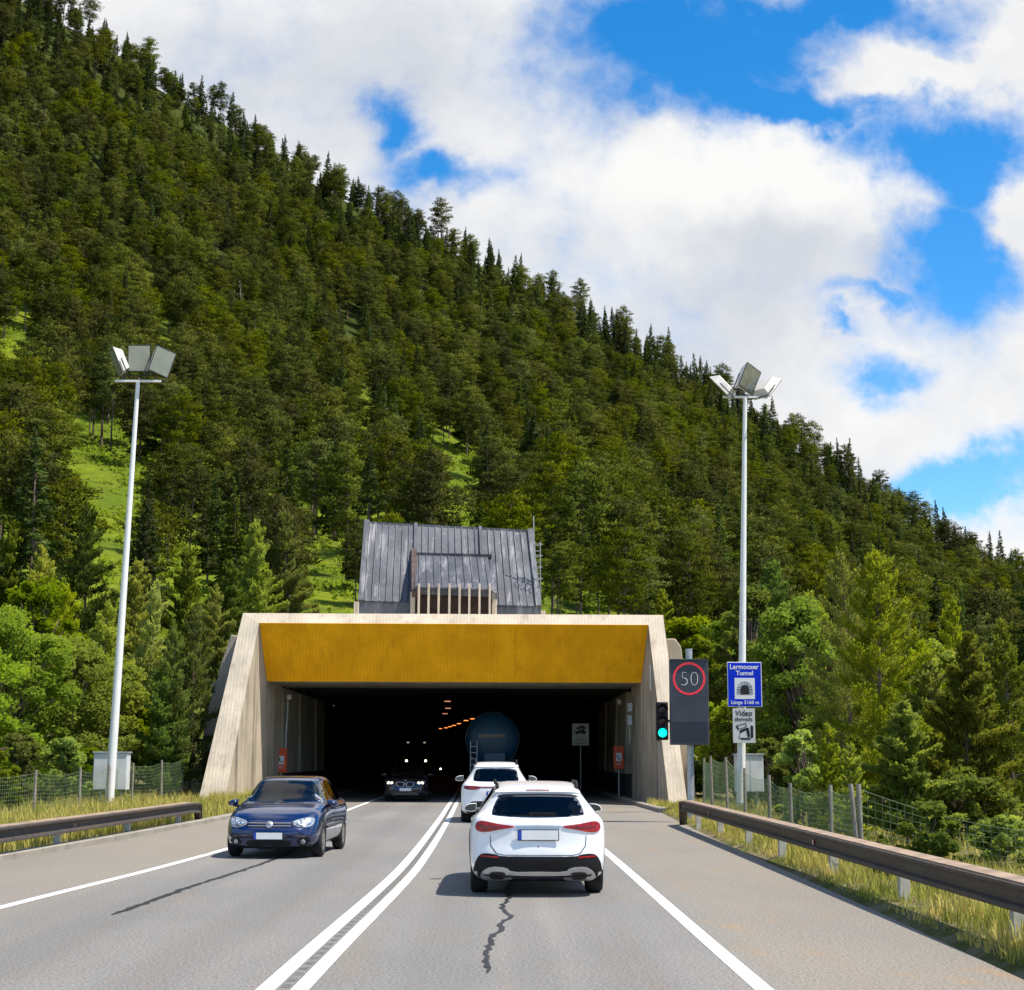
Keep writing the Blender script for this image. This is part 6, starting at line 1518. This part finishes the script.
near_conifer(852, 50, 548, 'youngpine', 'twin-topped light pine behind the tall right pine', 54, 12000, wid=.85)
near_conifer(965, 35, 632, 'youngpine', 'bushy green pine near the right edge with low branches', 55, 14000, wid=1.25)
near_conifer(1012, 46, 618, 'youngpine', 'green pine behind the bushy one at the right edge', 56, 11000, wid=1.1)
near_conifer(925, 52, 640, 'youngpine', 'green pine between the tall pine and the bushy pine', 57, 11000, wid=1.1)
near_conifer(820, 78, 590, 'youngpine', 'light pine behind the round leafy tree on the right', 59, 9000)
near_conifer(905, 66, 600, 'youngpine', 'light pine behind the tall pine on the right', 61, 9000)
near_conifer(960, 72, 600, 'youngpine', 'light pine behind the bushy pine on the right', 62, 9000)
near_conifer(775, 92, 560, 'pinegreen', 'dark pine right of the upper part of the right mast', 63, 8000)
near_conifer(665, 99, 590, 'youngpine', 'light pine just right of the portal roof end', 64, 8000)
near_broad(850, 58, 690, 90, 'leaf', 'leafy bush between the round tree and the tall pine', 66, 8000, 70)
near_broad(985, 58, 720, 110, 'leaf', 'leafy bush low between the right pines', 67, 7000, 70)
near_conifer(905, 31, 700, 'youngpine', 'low bushy pine between the tall pine and the bushy pine', 71, 9000, wid=1.5)
near_broad(945, 56, 640, 90, 'leaf2', 'light leafy tree showing between the pines on the right', 78, 11000, 100)
near_broad(890, 60, 655, 85, 'leaf', 'leafy tree behind the trunk of the tall light green pine', 79, 10000, 100)
near_conifer(938, 43, 660, 'youngpine', 'yellowish pine behind the low bushy pine', 73, 9000, wid=1.3)
near_broad(865, 47, 735, 95, 'leaf', 'dark bush under the tall light green pine', 75, 4500, 45, 'shrub', .05, cat='shrub')
near_broad(770, 58, 738, 70, 'leaf', 'bush beside the white cabinet behind the right fence', 76, 5000, 50, 'shrub', .05, cat='shrub')
near_broad(955, 34, 770, 110, 'leaf', 'tangled bush low under the bushy right pine', 77, 4500, 55, 'shrub', .05, .11, cat='shrub')
# ---- grass along the road: blades
def grass(name, fx0, fx1, y0, y1, dens, hmin, hmax, label, wb, seed, zf):
    rg_ = np.random.default_rng(seed); Vs = []
    n = int(dens*(y1-y0)*3.2); y = rg_.uniform(y0, y1, n); a, b = fx0(y), fx1(y); x = a+(b-a)*rg_.uniform(0, 1, n)
    clump = np.sin(x*2.1+y*.7)*np.sin(y*1.3-x)+np.sin(x*5.3)*np.sin(y*3.9)*.6; keep = rg_.uniform(-1.3, 1.3, n) < clump+.75
    x, y, clump = x[keep], y[keep], clump[keep]; n = len(x)
    h = rg_.uniform(hmin, hmax, n)*(.75+.35*np.clip(clump, -1, 1)); az = rg_.uniform(0, 6.283, n); ln = h*rg_.uniform(.1, .55, n); w = wb*rg_.uniform(.6, 1.3, n)
    z = zf(x, y)
    base = np.stack([x, y, z], 1); sx = np.stack([np.cos(az+1.57)*w, np.sin(az+1.57)*w, 0*w], 1); l1 = np.stack([np.cos(az)*ln*.35, np.sin(az)*ln*.35, h*.6], 1); l2 = np.stack([np.cos(az)*ln, np.sin(az)*ln, h], 1)
    V = np.stack([base-sx, base+sx, base+l1+sx*.7, base+l1-sx*.7, base+l2+sx*.12, base+l2-sx*.12], 1).reshape(-1, 3)
    i = np.arange(n)[:, None]*6; Q = np.concatenate([i+np.array([[0, 1, 2, 3]]), i+np.array([[3, 2, 4, 5]])])
    o = link_mesh(name, np_mesh(name, V, Q, [M['grass']])); tag(o, label, 'grass', kind='stuff')
zz = lambda x, y: hill(x, y)+.05
LW = lambda y: np.where(y > 60, -10.6, -15.5)
grass('verge_grass', LW, lambda y: KL(np.minimum(y, 61))-.32, 22, 68, 360, .22, .58, 'tall yellow-green grass on the left verge', .013, 1, zz)
grass('verge_grass', lambda y: RE(np.minimum(y, 60))+.32, lambda y: np.where(y > 60, 9, 8.2), 9, 62, 260, .10, .34, 'yellow-green grass under the right guardrail and fence', .010, 2, zz)
grass('verge_grass', lambda y: RE(np.minimum(y, 60))+.10, lambda y: RE(np.minimum(y, 60))+.5, 9, 58, 40, .05, .16, 'short sparse grass at the edge of the right shoulder', .008, 3, zz)
grass('verge_grass', lambda y: y*0+8.4, lambda y: y*0+24, 17, 62, 260, .12, .45, 'rough weeds under the trees behind the right fence', .014, 5, zz)
grass('verge_grass', lambda y: y*0-24, lambda y: y*0-15.5, 35, 68, 120, .3, .8, 'rough grass under the trees behind the left fence', .016, 4, zz)
